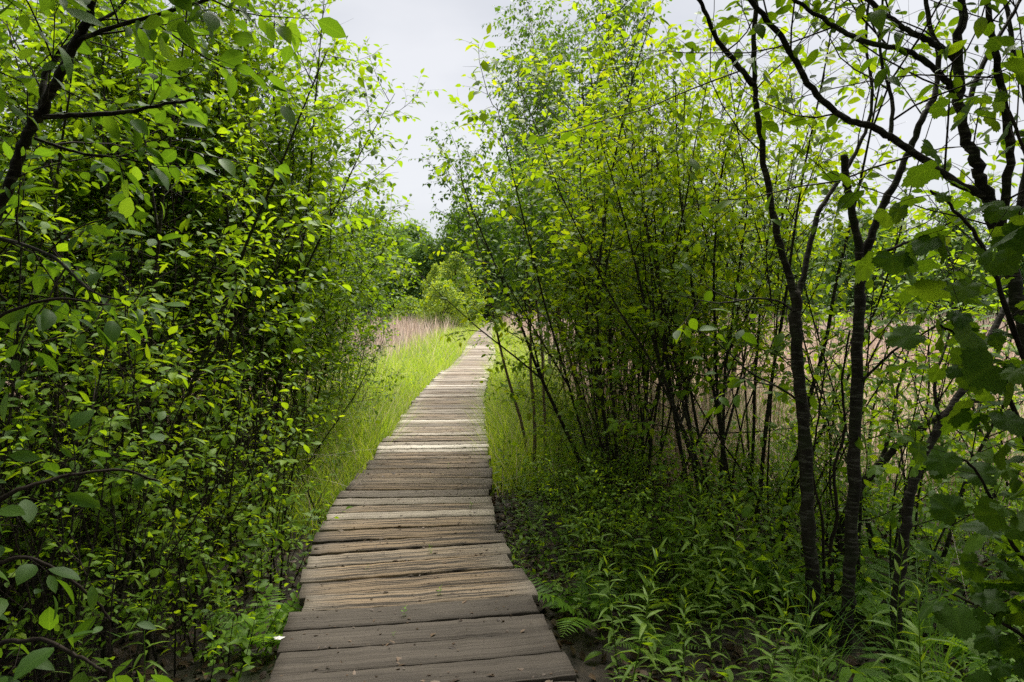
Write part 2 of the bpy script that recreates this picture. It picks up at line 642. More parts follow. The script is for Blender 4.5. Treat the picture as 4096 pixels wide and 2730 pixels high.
def cx(y):
    return np.interp(y, CL[:, 0], CL[:, 1])


def gz(x, y):
    return -.34 + .10 * (vnoise(x, y, 1.3, 1) - .5) + .05 * (vnoise(x, y, .35, 2) - .5)


xs = np.concatenate([[-600, -300, -150, -80, -50, -30, -20], np.arange(-14, 14.01, .2), [20, 30, 50, 80, 150, 300, 600]])
ys = np.concatenate([[-300, -100, -40, -15], np.arange(-8, 20.01, .2), [22, 25, 30, 40, 60, 90, 150, 300, 700, 1500]])
gx, gy = np.meshgrid(xs, ys, indexing='ij')
gzv = gz(gx, gy)
gv = np.stack([gx, gy, gzv], -1).reshape(-1, 3)
nx, ny = gx.shape
ii, jj = np.meshgrid(np.arange(nx - 1), np.arange(ny - 1), indexing='ij')
gf = np.stack([ii * ny + jj, (ii + 1) * ny + jj, (ii + 1) * ny + jj + 1, ii * ny + jj + 1], -1).reshape(-1, 4)
m, t = new_mat('marsh_soil')
g = N(t, 'ShaderNodeTexCoord')
n1 = N(t, 'ShaderNodeTexNoise', i_Scale=9.0, i_Detail=8.0, i_Roughness=.7)
t.links.new(g.outputs['Object'], n1.inputs['Vector'])
rp = ramp(t, [(.3, (.012, .009, .007)), (.55, (.035, .026, .018)), (.75, (.085, .062, .042))])
t.links.new(n1.outputs['Fac'], rp.inputs['Fac'])
n2 = N(t, 'ShaderNodeTexNoise', i_Scale=1.1, i_Detail=4.0)
t.links.new(g.outputs['Object'], n2.inputs['Vector'])
r2 = ramp(t, [(.5, (0, 0, 0)), (.68, (.8, .8, .8))])
t.links.new(n2.outputs['Fac'], r2.inputs['Fac'])
col = mix(t, rp.outputs['Color'], (.02, .038, .01), r2.outputs['Color'])
p = N(t, 'ShaderNodeBsdfPrincipled')
p.inputs['Roughness'].default_value = .9
t.links.new(col, p.inputs['Base Color'])
bp = N(t, 'ShaderNodeBump')
bp.inputs['Strength'].default_value = .8
bp.inputs['Distance'].default_value = .03
t.links.new(n1.outputs['Fac'], bp.inputs['Height'])
t.links.new(bp.outputs[0], p.inputs['Normal'])
o = N(t, 'ShaderNodeOutputMaterial')
t.links.new(p.outputs[0], o.inputs['Surface'])
M['soil'] = m
solo('ground', build_mesh('ground', [(gv, [gf], 0, None, None)], [m]), 'structure')

# ------------------------------------------------------------------ boardwalk
m, t = new_mat('weathered_boards')
uv = N(t, 'ShaderNodeUVMap', uv_map='UVMap')
at = N(t, 'ShaderNodeAttribute', attribute_name='tint')          # one number per board
ac = N(t, 'ShaderNodeAttribute', attribute_name='worn')          # foot-worn middle of the old boards


def stretched(scale, **kw):
    mpx = N(t, 'ShaderNodeMapping')
    mpx.inputs['Scale'].default_value = scale
    t.links.new(uv.outputs[0], mpx.inputs['Vector'])
    nn = N(t, 'ShaderNodeTexNoise', **kw)
    t.links.new(mpx.outputs[0], nn.inputs['Vector'])
    return nn


gr = stretched((2.2, 55, 1), i_Scale=1.0, i_Detail=7.0, i_Roughness=.65, i_Distortion=.12)
cr = stretched((1.3, 44, 1), i_Scale=1.0, i_Detail=5.0, i_Roughness=.62, i_Distortion=.6)
bl = stretched((2.2, 7, 1), i_Scale=1.0, i_Detail=5.0)
sp = stretched((30, 60, 1), i_Scale=1.0, i_Detail=3.0)
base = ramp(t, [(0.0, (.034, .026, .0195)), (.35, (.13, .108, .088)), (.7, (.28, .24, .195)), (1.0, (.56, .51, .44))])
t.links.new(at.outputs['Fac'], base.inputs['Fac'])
g1 = ramp(t, [(.36, (.3, .28, .26)), (.48, (.95, .95, .95)), (.66, (1.5, 1.5, 1.5))])
t.links.new(gr.outputs['Fac'], g1.inputs['Fac'])
gw = N(t, 'ShaderNodeMath', operation='MULTIPLY_ADD')
t.links.new(ac.outputs['Fac'], gw.inputs[0])
gw.inputs[1].default_value = .45
gw.inputs[2].default_value = .4
col = mix(t, base.outputs['Color'], g1.outputs['Color'], gw.outputs[0], 'MULTIPLY')
b1 = ramp(t, [(.3, (.62, .6, .58)), (.6, (1.1, 1.1, 1.1))])
t.links.new(bl.outputs['Fac'], b1.inputs['Fac'])
col = mix(t, col, b1.outputs['Color'], .8, 'MULTIPLY')
wn = N(t, 'ShaderNodeMath', operation='MULTIPLY')
wr = ramp(t, [(.40, (0, 0, 0)), (.58, (1, 1, 1))])
t.links.new(cr.outputs['Fac'], wr.inputs['Fac'])
t.links.new(wr.outputs['Color'], wn.inputs[0])
t.links.new(ac.outputs['Fac'], wn.inputs[1])
col = mix(t, col, (.20, .138, .082), wn.outputs[0])
ck = ramp(t, [(.435, (1, 1, 1)), (.485, (0, 0, 0))])
t.links.new(cr.outputs['Fac'], ck.inputs['Fac'])
cka = N(t, 'ShaderNodeMath', operation='MULTIPLY_ADD')
t.links.new(ac.outputs['Fac'], cka.inputs[0])
cka.inputs[1].default_value = .75
cka.inputs[2].default_value = .22
ckm = N(t, 'ShaderNodeMath', operation='MULTIPLY')
t.links.new(ck.outputs['Color'], ckm.inputs[0])
t.links.new(cka.outputs[0], ckm.inputs[1])
col = mix(t, col, (.022, .015, .010), ckm.outputs[0])
s1 = ramp(t, [(.24, (1, 1, 1)), (.31, (0, 0, 0))])
t.links.new(sp.outputs['Fac'], s1.inputs['Fac'])
col = mix(t, col, (.03, .022, .016), s1.outputs['Color'])
# knots
mpk = N(t, 'ShaderNodeMapping')
mpk.inputs['Scale'].default_value = (2.3, 7.5, 1)
t.links.new(uv.outputs[0], mpk.inputs['Vector'])
vk = N(t, 'ShaderNodeTexVoronoi', i_Scale=1.0)
t.links.new(mpk.outputs[0], vk.inputs['Vector'])
kr = ramp(t, [(.03, (1, 1, 1)), (.055, (.25, .25, .25)), (.075, (.8, .8, .8)), (.1, (0, 0, 0))])
t.links.new(vk.outputs['Distance'], kr.inputs['Fac'])
kf = N(t, 'ShaderNodeMath', operation='MULTIPLY')
t.links.new(kr.outputs['Color'], kf.inputs[0])
kf.inputs[1].default_value = .75
col = mix(t, col, (.05, .034, .023), kf.outputs[0])
p = N(t, 'ShaderNodeBsdfPrincipled')
p.inputs['Roughness'].default_value = .8
p.inputs['Specular IOR Level'].default_value = .3
t.links.new(col, p.inputs['Base Color'])
hm = N(t, 'ShaderNodeMath', operation='SUBTRACT')
t.links.new(gr.outputs['Fac'], hm.inputs[0])
t.links.new(ckm.outputs[0], hm.inputs[1])
bp = N(t, 'ShaderNodeBump')
bp.inputs['Strength'].default_value = .9
bp.inputs['Distance'].default_value = .006
t.links.new(hm.outputs[0], bp.inputs['Height'])
t.links.new(bp.outputs[0], p.inputs['Normal'])
o = N(t, 'ShaderNodeOutputMaterial')
t.links.new(p.outputs[0], o.inputs['Surface'])
M['deck'] = m

rng = np.random.default_rng(7)
WID = 1.18
# (start, end, height of its near end, height of its far end)
SECT = [(-1.2, 3.52, .0, .0), (3.52, 6.05, -.012, .012), (6.05, 7.75, -.015, .01), (7.75, 11.3, -.02, .015), (11.3, 16.2, -.02, .02),
        (16.2, 28, -.03, .0), (28, 45, -.02, .01), (45, 71, -.02, 0.0), (71, 92, .0, .0)]
boardwalk = thing('boardwalk', 'narrow weathered grey plank boardwalk winding ahead between the thickets', 'boardwalk', (0, 0, 0))


def board(cxm, cy, z, ang, L, wd, seg, tint, worn, th=.042):
    """one board: rounded worn edges and ragged ends, as a closed lofted bar along its length"""
    a = np.linspace(-.5, .5, seg + 1)
    nj = rng.standard_normal(seg + 1) * (.0011 * (1 + 1.8 * worn) if seg > 6 else 0)
    pj = rng.standard_normal(seg + 1) * (.0011 * (1 + 1.8 * worn) if seg > 6 else 0)
    warp = rng.normal(0, .003) * (a * 2) ** 2 + rng.normal(0, .004) * a + (rng.standard_normal(seg + 1) * .0012 if seg > 6 else 0)
    prof = [(-.5, -th), (-.5, -.0035), (-.485, 0), (-.15, .001), (.15, .001), (.485, 0), (.5, -.0035), (.5, -th)]
    rows = []
    for i, s in enumerate(a):
        row = []
        for q, (py, pz) in enumerate(prof):
            yy = py * wd + (nj[i] if py < 0 else pj[i]) * (1 if abs(py) > .3 else 0)
            row.append((s * L, yy, pz + warp[i] * (1 if pz > -th else .3)))
        rows.append(row)
    V = np.array(rows)
    if seg > 6:
        V[0, :, 0] += rng.standard_normal(8) * .003
        V[-1, :, 0] += rng.standard_normal(8) * .003
    k = len(prof)
    loc = V.reshape(-1, 3).copy()
    ca, sa = math.cos(ang), math.sin(ang)
    W = np.stack([cxm + loc[:, 0] * ca - loc[:, 1] * sa, cy + loc[:, 0] * sa + loc[:, 1] * ca, z + loc[:, 2]], 1)
    n = seg + 1
    i = np.arange(n - 1)[:, None] * k
    j = np.arange(k)[None, :]
    j2 = (j + 1) % k
    F = np.stack([i + j, i + k + j, i + k + j2, i + j2], -1).reshape(-1, 4)
    caps = np.array([np.arange(k), (np.arange(k) + (n - 1) * k)[::-1]])
    off = rng.uniform(0, 60, 2)
    uvv = np.stack([loc[:, 0] + off[0], loc[:, 1] + off[1]], 1)
    wv = worn * np.clip(1.25 - (np.abs(loc[:, 0]) / (.46 * L)) ** 3, 0, 1)
    return (W, [F, caps], 0, np.full(len(W), tint), uvv), wv


def box(c, hx, hy, hz, ang=0.0):
    s = np.array([(x, y, z) for x in (-1, 1) for y in (-1, 1) for z in (-1, 1)], float) * (hx, hy, hz)
    ca, sa = math.cos(ang), math.sin(ang)
    v = np.stack([c[0] + s[:, 0] * ca - s[:, 1] * sa, c[1] + s[:, 0] * sa + s[:, 1] * ca, c[2] + s[:, 2]], 1)
    f = np.array([(0, 1, 3, 2), (4, 6, 7, 5), (0, 4, 5, 1), (2, 3, 7, 6), (0, 2, 6, 4), (1, 5, 7, 3)])
    return v, [f], 0, None, None


board_info = []
for si, (y0, y1, z0, z1) in enumerate(SECT):
    ch, wn_ = [], []
    y = y0 + .004
    while y < y1 - .05:
        wd = rng.choice([.184, .186, .188]) if y < 3.6 else rng.choice([.14, .165, .185, .188], p=[.25, .25, .25, .25])
        gap = rng.uniform(.006, .013) if y < 3.6 else rng.choice([.004, .010, .018, .026])
        wd = min(wd, y1 - y - .004)
        if wd < .05:
            break
        yc = y + wd / 2
        f = (yc - y0) / (y1 - y0)
        dx = (cx(yc + .35) - cx(yc - .35)) / .7
        ang = -math.atan(dx) + rng.normal(0, .004)
        zt = z0 + (z1 - z0) * f + rng.normal(0, .003)
        L = WID * float(np.interp(yc, [6, 9, 30], [1, .95, .97])) + rng.normal(0, .014)
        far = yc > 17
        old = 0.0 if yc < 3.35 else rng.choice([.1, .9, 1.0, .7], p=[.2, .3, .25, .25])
        tn = rng.uniform(.0, .12) if yc < 3.4 else np.clip(rng.normal(.36, .2), .06, 1)  # near boards smoother and greyer; shade is also put into their dark tone
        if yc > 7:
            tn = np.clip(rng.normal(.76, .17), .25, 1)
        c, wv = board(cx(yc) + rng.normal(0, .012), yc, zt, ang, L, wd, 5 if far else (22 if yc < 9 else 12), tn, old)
        ch.append(c)
        wn_.append(wv)
        board_info.append((yc, zt, ang, L, wd))
        y += wd + gap
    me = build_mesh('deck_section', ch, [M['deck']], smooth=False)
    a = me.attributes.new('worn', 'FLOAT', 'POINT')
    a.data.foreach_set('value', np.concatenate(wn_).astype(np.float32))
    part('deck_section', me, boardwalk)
    # the two bearers under the section
    for sd_ in (-1, 1):
        pts = np.array([(cx(q) + sd_ * .42, q) for q in np.linspace(y0 + .02, y1 - .02, max(4, int((y1 - y0) * 2)))])
        prof = np.array([(-.03, -.05), (.03, -.05), (.03, -.20), (-.03, -.20)])
        V = np.array([[(x + px_, yy, pz_ + min(z0, z1)) for px_, pz_ in prof] for x, yy in pts]).reshape(-1, 3)
        k = 4
        n = len(pts)
        i = np.arange(n - 1)[:, None] * k
        j = np.arange(k)[None, :]
        F = np.stack([i + j, i + k + j, i + k + (j + 1) % k, i + (j + 1) % k], -1).reshape(-1, 4)
        bm = build_mesh('bearer', [(V, [F, np.array([[0, 1, 2, 3], [n * k - 1, n * k - 2, n * k - 3, n * k - 4]])], 0, None, None)], [M['twig']], smooth=False)
        part('bearer', bm, boardwalk)

# ------------------------------------------------------------------ plant prototypes
LF_A = dict(step=.035, size=.068, start=.2, tilt=.38, droop=.25)
TW_A = dict(lp=.8, t0=.15, step=.062, len=.27, taper=.4, ang=.85, up=.0, wob=.16, r=.0022, k=3, n=3, leaf=LF_A, flat=.7)
LAT_A = dict(t0=.24, step=.185, len=1.05, taper=.5, ang=.95, up=.04, wob=.10, r=.0062, k=4, n=5, next=TW_A, leaf=dict(LF_A, start=.55))
LAT_AS = dict(LAT_A, step=.28, t0=.32, next=dict(TW_A, step=.075, lp=.6))


def merge(d, **k):
    r = dict(d)
    r.update(k)
    return r


ALD = [shrub('alder', s, H, n, sp_, .28, .024, LAT_A, T_OVAL, M['alder'], M['bark'], M['twig'], mu=.5, forkn=1, dead=5)
       for s, H, n, sp_ in ((11, 6.4, 8, .27), (12, 5.2, 8, .34), (13, 5.8, 9, .27))]
ALS = [shrub('alder_sparse', s, 5.5, n, .36, .34, .023, LAT_AS, T_OVAL, M['young'], M['bark'], M['twig'], mu=.45, wob=.06, forkn=2, dead=8)
       for s, n in ((21, 13), (22, 15), (23, 12))]
LF_D = dict(step=.036, size=.057, start=.2, tilt=.35, droop=.3)
DOG = [shrub('dogwood', s, 2.5, n, .62, .18, .012,
             dict(t0=.15, step=.15, len=.8, taper=.5, ang=.95, up=.02, wob=.13, r=.004, k=4, n=5, leaf=dict(LF_D, start=.5),
                  next=dict(lp=.7, t0=.2, step=.085, len=.26, ang=.8, up=0.0, wob=.15, r=.002, k=3, n=3, leaf=LF_D, flat=.6)),
             T_OVALHI, M['dogwood'], M['twig'], M['twig'], wob=.09, up=-.01, mu=.55, hvar=.35, dead=3) for s, n in ((31, 6), (32, 7), (33, 5))]
LF_B = dict(step=.035, size=.055, start=.15, tilt=.4, droop=.2)
LF_T2 = dict(step=.028, size=.06, start=.2, tilt=.36, droop=.3)
DGT = [shrub('tall_dogwood', s, H, n, .34, .22, .02,
             dict(t0=.33, step=.18, len=.95, taper=.4, ang=1.0, up=.01, wob=.11, r=.005, k=4, n=5, leaf=dict(LF_T2, start=.5),
                  next=dict(lp=.7, t0=.15, step=.09, len=.28, ang=.8, up=-.01, wob=.15, r=.002, k=3, n=3, leaf=LF_T2, flat=.6)),
             T_OVALHI, M['dogwood'], M['bark'], M['twig'], wob=.06, up=.01, mu=.55, forkn=1, dead=6) for s, n, H in ((35, 8, 4.6), (36, 9, 4.2))]
BUSH = [shrub('bush', s, 1.0, n, .7, .12, .006,
              dict(t0=.15, step=.1, len=.34, taper=.4, ang=.9, up=.05, wob=.14, r=.002, k=3, n=3, leaf=LF_B),
              T_OVAL, M['dogwood'], M['twig'], M['twig'], wob=.1, up=.02, mu=.5, hvar=.4, stem_k=5, seg=5) for s, n in ((41, 6), (42, 8), (43, 5))]
LF_BI = dict(step=.027, size=.05, start=.15, tilt=.5, droop=.75)
ALV = [shrub('alder_thin', s, 3.6, n, .42, .3, .016, dict(LAT_A, step=.3, t0=.2, len=.9, next=dict(TW_A, step=.13)), T_OVALHI, M['dogwood'], M['bark'], M['twig'], mu=.5, wob=.08)
       for s, n in ((25, 5), (26, 4))]
BARE = [shrub('bare_sapling', s, 3.4, n, .22, .45, .013, dict(LAT_A, step=.42, t0=.25, len=.6, next=dict(TW_A, step=.16, lp=.35)), T_OVAL, M['dogwood'], M['bark'], M['twig'], mu=.5, wob=.07, forkn=1, dead=7, hvar=.5)
        for s, n in ((27, 9), (28, 11))]
BIR = [shrub('birch', s, H, n, .16, .12, .026,
             dict(t0=t0_, step=.07, len=1.1, taper=.45, ang=.8, up=.02, wob=.1, r=.006, k=4, n=6, leaf=dict(LF_BI, start=.6),
                  next=dict(t0=.15, step=.06, len=.28, taper=.3, ang=.8, up=-.14, wob=.15, r=.0016, k=3, n=3, leaf=LF_BI)),
             T_BIRCH, M['birch'], bk, M['twig'], wob=.05, up=.02, mu=.5) for s, H, n, bk, t0_ in ((51, 5.2, 3, M['birchbark'], .6), (52, 7.0, 4, M['whitebark'], .4))]


def puff_tree(name, seed, H, Rc, npuff, per, leaf, leafm, trunk_r, low=.12, pr=.30, mu=.5):
    rng = np.random.default_rng(seed)
    S = Sink()
    tr = smooth_line(branch(rng, (0, 0, -.2), (0, 0, 1), H * .8, 6, .04, .05), 14)
    v, f = tube(tr, np.linspace(trunk_r, trunk_r * .2, len(tr)), 7, cap=False)
    parts = [('trunk', build_mesh(name + '_trunk', [(v, f, 0, None, None)], [M['bark']]))]
    for i in range(npuff):
        h = low + (1 - low) * (i + .5) / npuff
        prof = (math.sin(math.pi * min(1, (h - low) / (1 - low) * .78 + .22)) ** .75) * Rc
        az = 2.399 * i + rng.uniform(-.5, .5)
        rad = prof * math.sqrt(rng.uniform(.25, 1.0)) * rng.uniform(.8, 1.1)
        c = np.array([math.cos(az) * rad, math.sin(az) * rad, h * H * rng.uniform(.95, 1.03)])
        a = tr[min(len(tr) - 1, int(h * .75 * len(tr)))]
        S.tube(np.array([a, (a + c) / 2 + (0, 0, .1 * Rc), c]), (trunk_r * .25, trunk_r * .15, trunk_r * .05), 4)
        R_ = pr * Rc * rng.uniform(.6, 1.3)
        d = unit(rng.standard_normal((per, 3)))
        rr = R_ * rng.uniform(.35, 1.0, per) ** .5
        pos = c + d * rr[:, None] * (1, 1, .72)
        ax = unit(d + .8 * rng.standard_normal((per, 3)) - (0, 0, .2))
        nr = UP + .55 * rng.standard_normal((per, 3)) + d * .5
        S.leaves(pos, ax, nr, leaf * rng.uniform(.5, 1.3, per))
    parts.append(('crown', S.mesh(name + '_crown', T_FAR, leafm, M['twig'], rng, mu, .22)))
    return parts


FAR = [puff_tree('far_tree', s, H, Rc, 95, 150, .36, M['far'], .22, low=.03, pr=.34) for s, H, Rc in ((61, 14, 5.0), (62, 12.5, 4.6), (63, 16, 5.2))]
WIL = [puff_tree('willow', s, H, Rc, 110, 75, .17, M['willow'], .07, low=.04, pr=.2) for s, H, Rc in ((71, 5.4, 1.9), (72, 4.2, 2.4))]


def goldenrod(seed, H=.7):
    rng = np.random.default_rng(seed)
    st = smooth_line(branch(rng, (0, 0, -.05), (rng.normal(0, .08), rng.normal(0, .08), 1), H, 5, .05, .06), 10)
    v, f = tube(st, np.linspace(.0035, .0014, len(st)), 5, cap=False)
    parts = [('stem', build_mesh('herb_stem', [(v, f, 0, None, None)], [M['herb']]))]
    S = Sink()
    n = int(H * 46)
    s = np.linspace(.12, 1.0, n)
    p, t, tot = along(st, s * H)
    az = np.arange(n) * 2.4 + rng.normal(0, .2, n)
    ele = np.interp(s, [0, .6, .9, 1], [.1, .35, .8, 1.3])
    ax = np.stack([np.cos(az) * np.cos(ele), np.sin(az) * np.cos(ele), np.sin(ele)], 1)
    sz = np.interp(s, [0, .25, .75, 1], [.05, .10, .105, .055]) * rng.uniform(.8, 1.2, n)
    S.leaves(p, ax, UP + .25 * rng.standard_normal((n, 3)), sz)
    parts.append(('foliage', S.mesh('herb_foliage', T_LANCE, M['herb'], M['twig'], rng, .52, .16)))
    return parts


GOLD = [goldenrod(80 + i, h) for i, h in enumerate((.78, .62, .5, .7, .56))]


def seedling(seed, H=.3, leaf=.06, tm=T_OVAL, mat='herb', n=11):
    rng = np.random.default_rng(seed)
    st = smooth_line(branch(rng, (0, 0, -.04), (rng.normal(0, .2), rng.normal(0, .2), 1), H, 4, .1, .05), 7)
    v, f = tube(st, np.linspace(.0025, .0012, len(st)), 4, cap=False)
    parts = [('stem', build_mesh('seedling_stem', [(v, f, 0, None, None)], [M['twig']]))]
    S = Sink()
    s = np.linspace(.25, 1.0, n)
    p, t, tot = along(st, s * H)
    az = np.arange(n) * 2.4 + rng.normal(0, .4, n)
    ele = np.interp(s, [0, .7, 1], [.0, .3, .8])
    ax = np.stack([np.cos(az) * np.cos(ele), np.sin(az) * np.cos(ele), np.sin(ele)], 1)
    S.leaves(p, ax, UP + .3 * rng.standard_normal((n, 3)), leaf * rng.uniform(.6, 1.25, n))
    parts.append(('foliage', S.mesh('seedling_foliage', tm, M[mat], M['twig'], rng, .5, .2)))
    return parts


SEED = [seedling(90, .32, .07), seedling(91, .22, .055), seedling(92, .4, .075, T_OVALHI, 'dogwood', 12), seedling(93, .2, .06, T_LANCE, 'herb', 14), seedling(94, .28, .05, T_SPATULA, 'fern', 14)]


def fern(seed, nf=6, L=.5, pin=15, wide=.3, mat='fern', tm=None):
    rng = np.random.default_rng(seed)
    parts = []
    for i in range(nf):
        S = Sink()
        az = i * 2 * math.pi / nf + rng.uniform(-.3, .3)
        ln = L * rng.uniform(.75, 1.15)
        el = rng.uniform(.75, 1.15)
        q = np.linspace(0, 1, 10)
        r = ln * (q * math.cos(el) + .28 * q * q)
        z = ln * (q * math.sin(el) - .42 * q * q)
        line = np.stack([np.cos(az) * r, np.sin(az) * r, z - .02], 1)
        S.tube(line, np.linspace(.0028, .0008, 10), 4)
        s = np.linspace(.22, .98, pin)
        p, t, tot = along(line, s * np.linalg.norm(np.diff(line, axis=0), axis=1).sum())
        side = unit(np.cross(t, UP))
        w_ = np.sin(np.clip((1 - s) * 1.5 + .06, 0, math.pi / 2)) * wide * ln * np.interp(s, [.2, .35], [.75, 1])
        for sg in (-1, 1):
            ax = side * sg + t * .35 - UP * .12 + .05 * rng.standard_normal((pin, 3))
            nr = np.cross(side, t)
            nr = nr * np.sign(nr[:, 2:3] + 1e-6)
            S.leaves(p, ax, nr + .08 * rng.standard_normal((pin, 3)), w_)
        parts.append(('frond', S.mesh('frond', tm or tmpl_oval([(.12, .11), (.6, .09)], fold=.1, droop=.15), M[mat], M['herb'], rng, .5, .12)))
    return parts


FERN = [fern(101), fern(102, 5, .42), fern(103, 7, .55)]
SENS = [fern(105, 6, .48, 7, .42, 'fern', tmpl_oval([(.3, .17), (.7, .15)], fold=.1, droop=.2)), fern(106, 5, .4, 6, .45, 'fern', tmpl_oval([(.3, .18), (.7, .15)], fold=.1, droop=.2))]


def blades(rng, base, H, wid, lean, bend, nseg=3, mu=.5, sd=.2, mi=0):
    """tapering curved grass blades; base Nx3, H and wid arrays"""
    n = len(base)
    az = rng.uniform(0, 2 * np.pi, n)
    d = np.stack([np.cos(az), np.sin(az), np.zeros(n)], 1)
    fa = rng.uniform(0, 2 * np.pi, n)
    sd_ = np.stack([np.cos(fa), np.sin(fa), np.zeros(n)], 1)
    ln = np.abs(rng.normal(0, lean, n))
    bd = np.abs(rng.normal(bend, bend * .6, n))
    rows = []
    for i in range(nseg + 1):
        q = i / nseg
        x = ln * q + bd * q * q
        c = base + d * (H * x)[:, None] + UP * (H * (q - .35 * bd * q ** 3 - .15 * ln * q))[:, None]
        hw = wid * .5 * (1 - q ** 1.7)
        if i < nseg:
            rows += [c - sd_ * hw[:, None], c + sd_ * hw[:, None]]
        else:
            rows += [c]
    V = np.stack(rows, 1)
    k = 2 * nseg + 1
    off = (np.arange(n) * k)[:, None, None]
    q = np.array([(2 * i, 2 * i + 1, 2 * i + 3, 2 * i + 2) for i in range(nseg - 1)]).reshape(-1, 4)
    tr = np.array([(2 * nseg - 2, 2 * nseg - 1, 2 * nseg)])
    faces = [(tr[None] + off).reshape(-1, 3)]
    if len(q):
        faces.append((q[None] + off).reshape(-1, 4))
    tint = np.clip(mu + sd * rng.standard_normal(n), 0, 1)
    return (V.reshape(-1, 3), faces, mi, np.repeat(tint, k), None)


def tuft(seed, n=70, H=.6, wid=.006, mat='cattail', bend=.55):
    rng = np.random.default_rng(seed)
    b = np.stack([rng.normal(0, .06, n), rng.normal(0, .06, n), np.full(n, -.04)], 1)
    return [('blades', build_mesh('sedge_blades', [blades(rng, b, H * rng.uniform(.5, 1.15, n), np.full(n, wid), .25, bend, 5)], [M[mat]]))]


TUFT = [tuft(111), tuft(112, 60, .5), tuft(113, 90, .7, .007)]

# ------------------------------------------------------------------ far wood and marsh shrubs
fg = 'dark trees of the wood beyond the marsh'
rs = random.Random(5)
far_spots = []
for i, X in enumerate(np.linspace(-100, 130, 34)):
    far_spots.append((X + rs.uniform(-2, 2), 96 + rs.uniform(-5, 6) + abs(X) * .05, rs.uniform(.8, 1.05)))
for i, X in enumerate(np.linspace(-24, 14, 10)):
    far_spots.append((X + rs.uniform(-1, 1), 90 + rs.uniform(-3, 4), rs.uniform(.85, 1.05)))
for i, X in enumerate(np.linspace(-80, 110, 22)):
    far_spots.append((X + rs.uniform(-2, 2), 112 + rs.uniform(-5, 6), rs.uniform(.95, 1.2)))
for i, (X, Y, s) in enumerate(far_spots):
    place(FAR[i % 3], 'broadleaf_tree', 'dark green broadleaf tree in the wood across the marsh', 'tree', (X, Y, -.4), rs.uniform(0, 6), s, fg)
place(WIL[0], 'willow_shrub', 'taller pointed pale green shrub at the far end of the boardwalk', 'shrub', (-4.9, 60, -.4), .4, (1.2, 1.2, 1.25))
place(WIL[1], 'willow_shrub', 'low rounded pale green shrub before the pointed one at the end of the boardwalk', 'shrub', (-5.4, 54, -.4), 1.4, (.95, .95, .95))
place(WIL[0], 'willow_shrub', 'feathery darker green sapling just left of the pointed pale shrub', 'shrub', (-7.4, 66, -.4), 2.4, (.75, .75, 1.15))
place(WIL[1], 'willow_shrub', 'small grey-green bush standing in the dry reeds before the dark wood', 'shrub', (-9.6, 64, -.4), 3.0, (.75, .75, .7))
place(WIL[1], 'willow_shrub', 'small dark green bush right of the far end of the boardwalk', 'shrub', (-.9, 84, -.4), 4.0, (.9, .9, .75))

# ------------------------------------------------------------------ reeds, cattails, grass, litter
rng = np.random.default_rng(201)


def field(n, xr, yr, pw=1.0):
    x = rng.uniform(*xr, n)
    y = yr[0] + (yr[1] - yr[0]) * rng.random(n) ** pw
    return x, y


ch = []
for xr, yr, n, wmul, pw in (((1.0, 16), (6.2, 16), 17000, 1.0, 1.0), ((3, 50), (15, 60), 16000, 2.6, 1.3),
                            ((-16, -3.6), (6.5, 16), 9000, 1.0, 1.0), ((-40, -2.6), (13, 70), 16000, 2.4, 1.2), ((-1, 8), (34, 80), 5000, 2.5, 1.0)):
    x, y = field(n, xr, yr, pw)
    dl = np.abs(x - cx(y))
    keep = dl > np.interp(y, [8, 14, 50], [2.6, 2.3, 2.0]) * np.where(x > cx(y), .8, 1)
    x, y = x[keep], y[keep]
    n = len(x)
    b = np.stack([x, y, gz(x, y) - .03], 1)
    h = rng.uniform(.9, 1.85, n) * (.72 + .5 * vnoise(x, y, 1.1, 23)) * np.interp(y, [6, 12], [.85, 1])
    ch.append(blades(rng, b, h, rng.uniform(.007, .018, n) * wmul, .16, .12, 3, .5, .32))
# broken, lodged stalks
for xr, yr, n in (((2.2, 14), (5.9, 15), 15000), ((-12, -3.2), (6, 14), 3500)):
    x, y = field(n, xr, yr)
    b = np.stack([x, y, gz(x, y) + rng.uniform(-.02, .35, n)], 1)
    ch.append(blades(rng, b, rng.uniform(.4, 1.1, n), rng.uniform(.008, .018, n), 1.6, .5, 3, .75, .2))
solo('dry_reeds', build_mesh('dry_reeds', ch, [M['reed']], smooth=False), 'stuff')

ch = []
for xr, yr, n in (((2.0, 13), (4.8, 11), 5200), ((-11, -3), (5.5, 12), 1500)):
    x, y = field(n, xr, yr)
    b = np.stack([x, y, gz(x, y) - .03], 1)
    ch.append(blades(rng, b, rng.uniform(.5, 1.3, n), rng.uniform(.010, .018, n), .14, .10, 4, .5, .2))
solo('cattail_leaves', build_mesh('cattail_leaves', ch, [M['cattail']]), 'stuff')

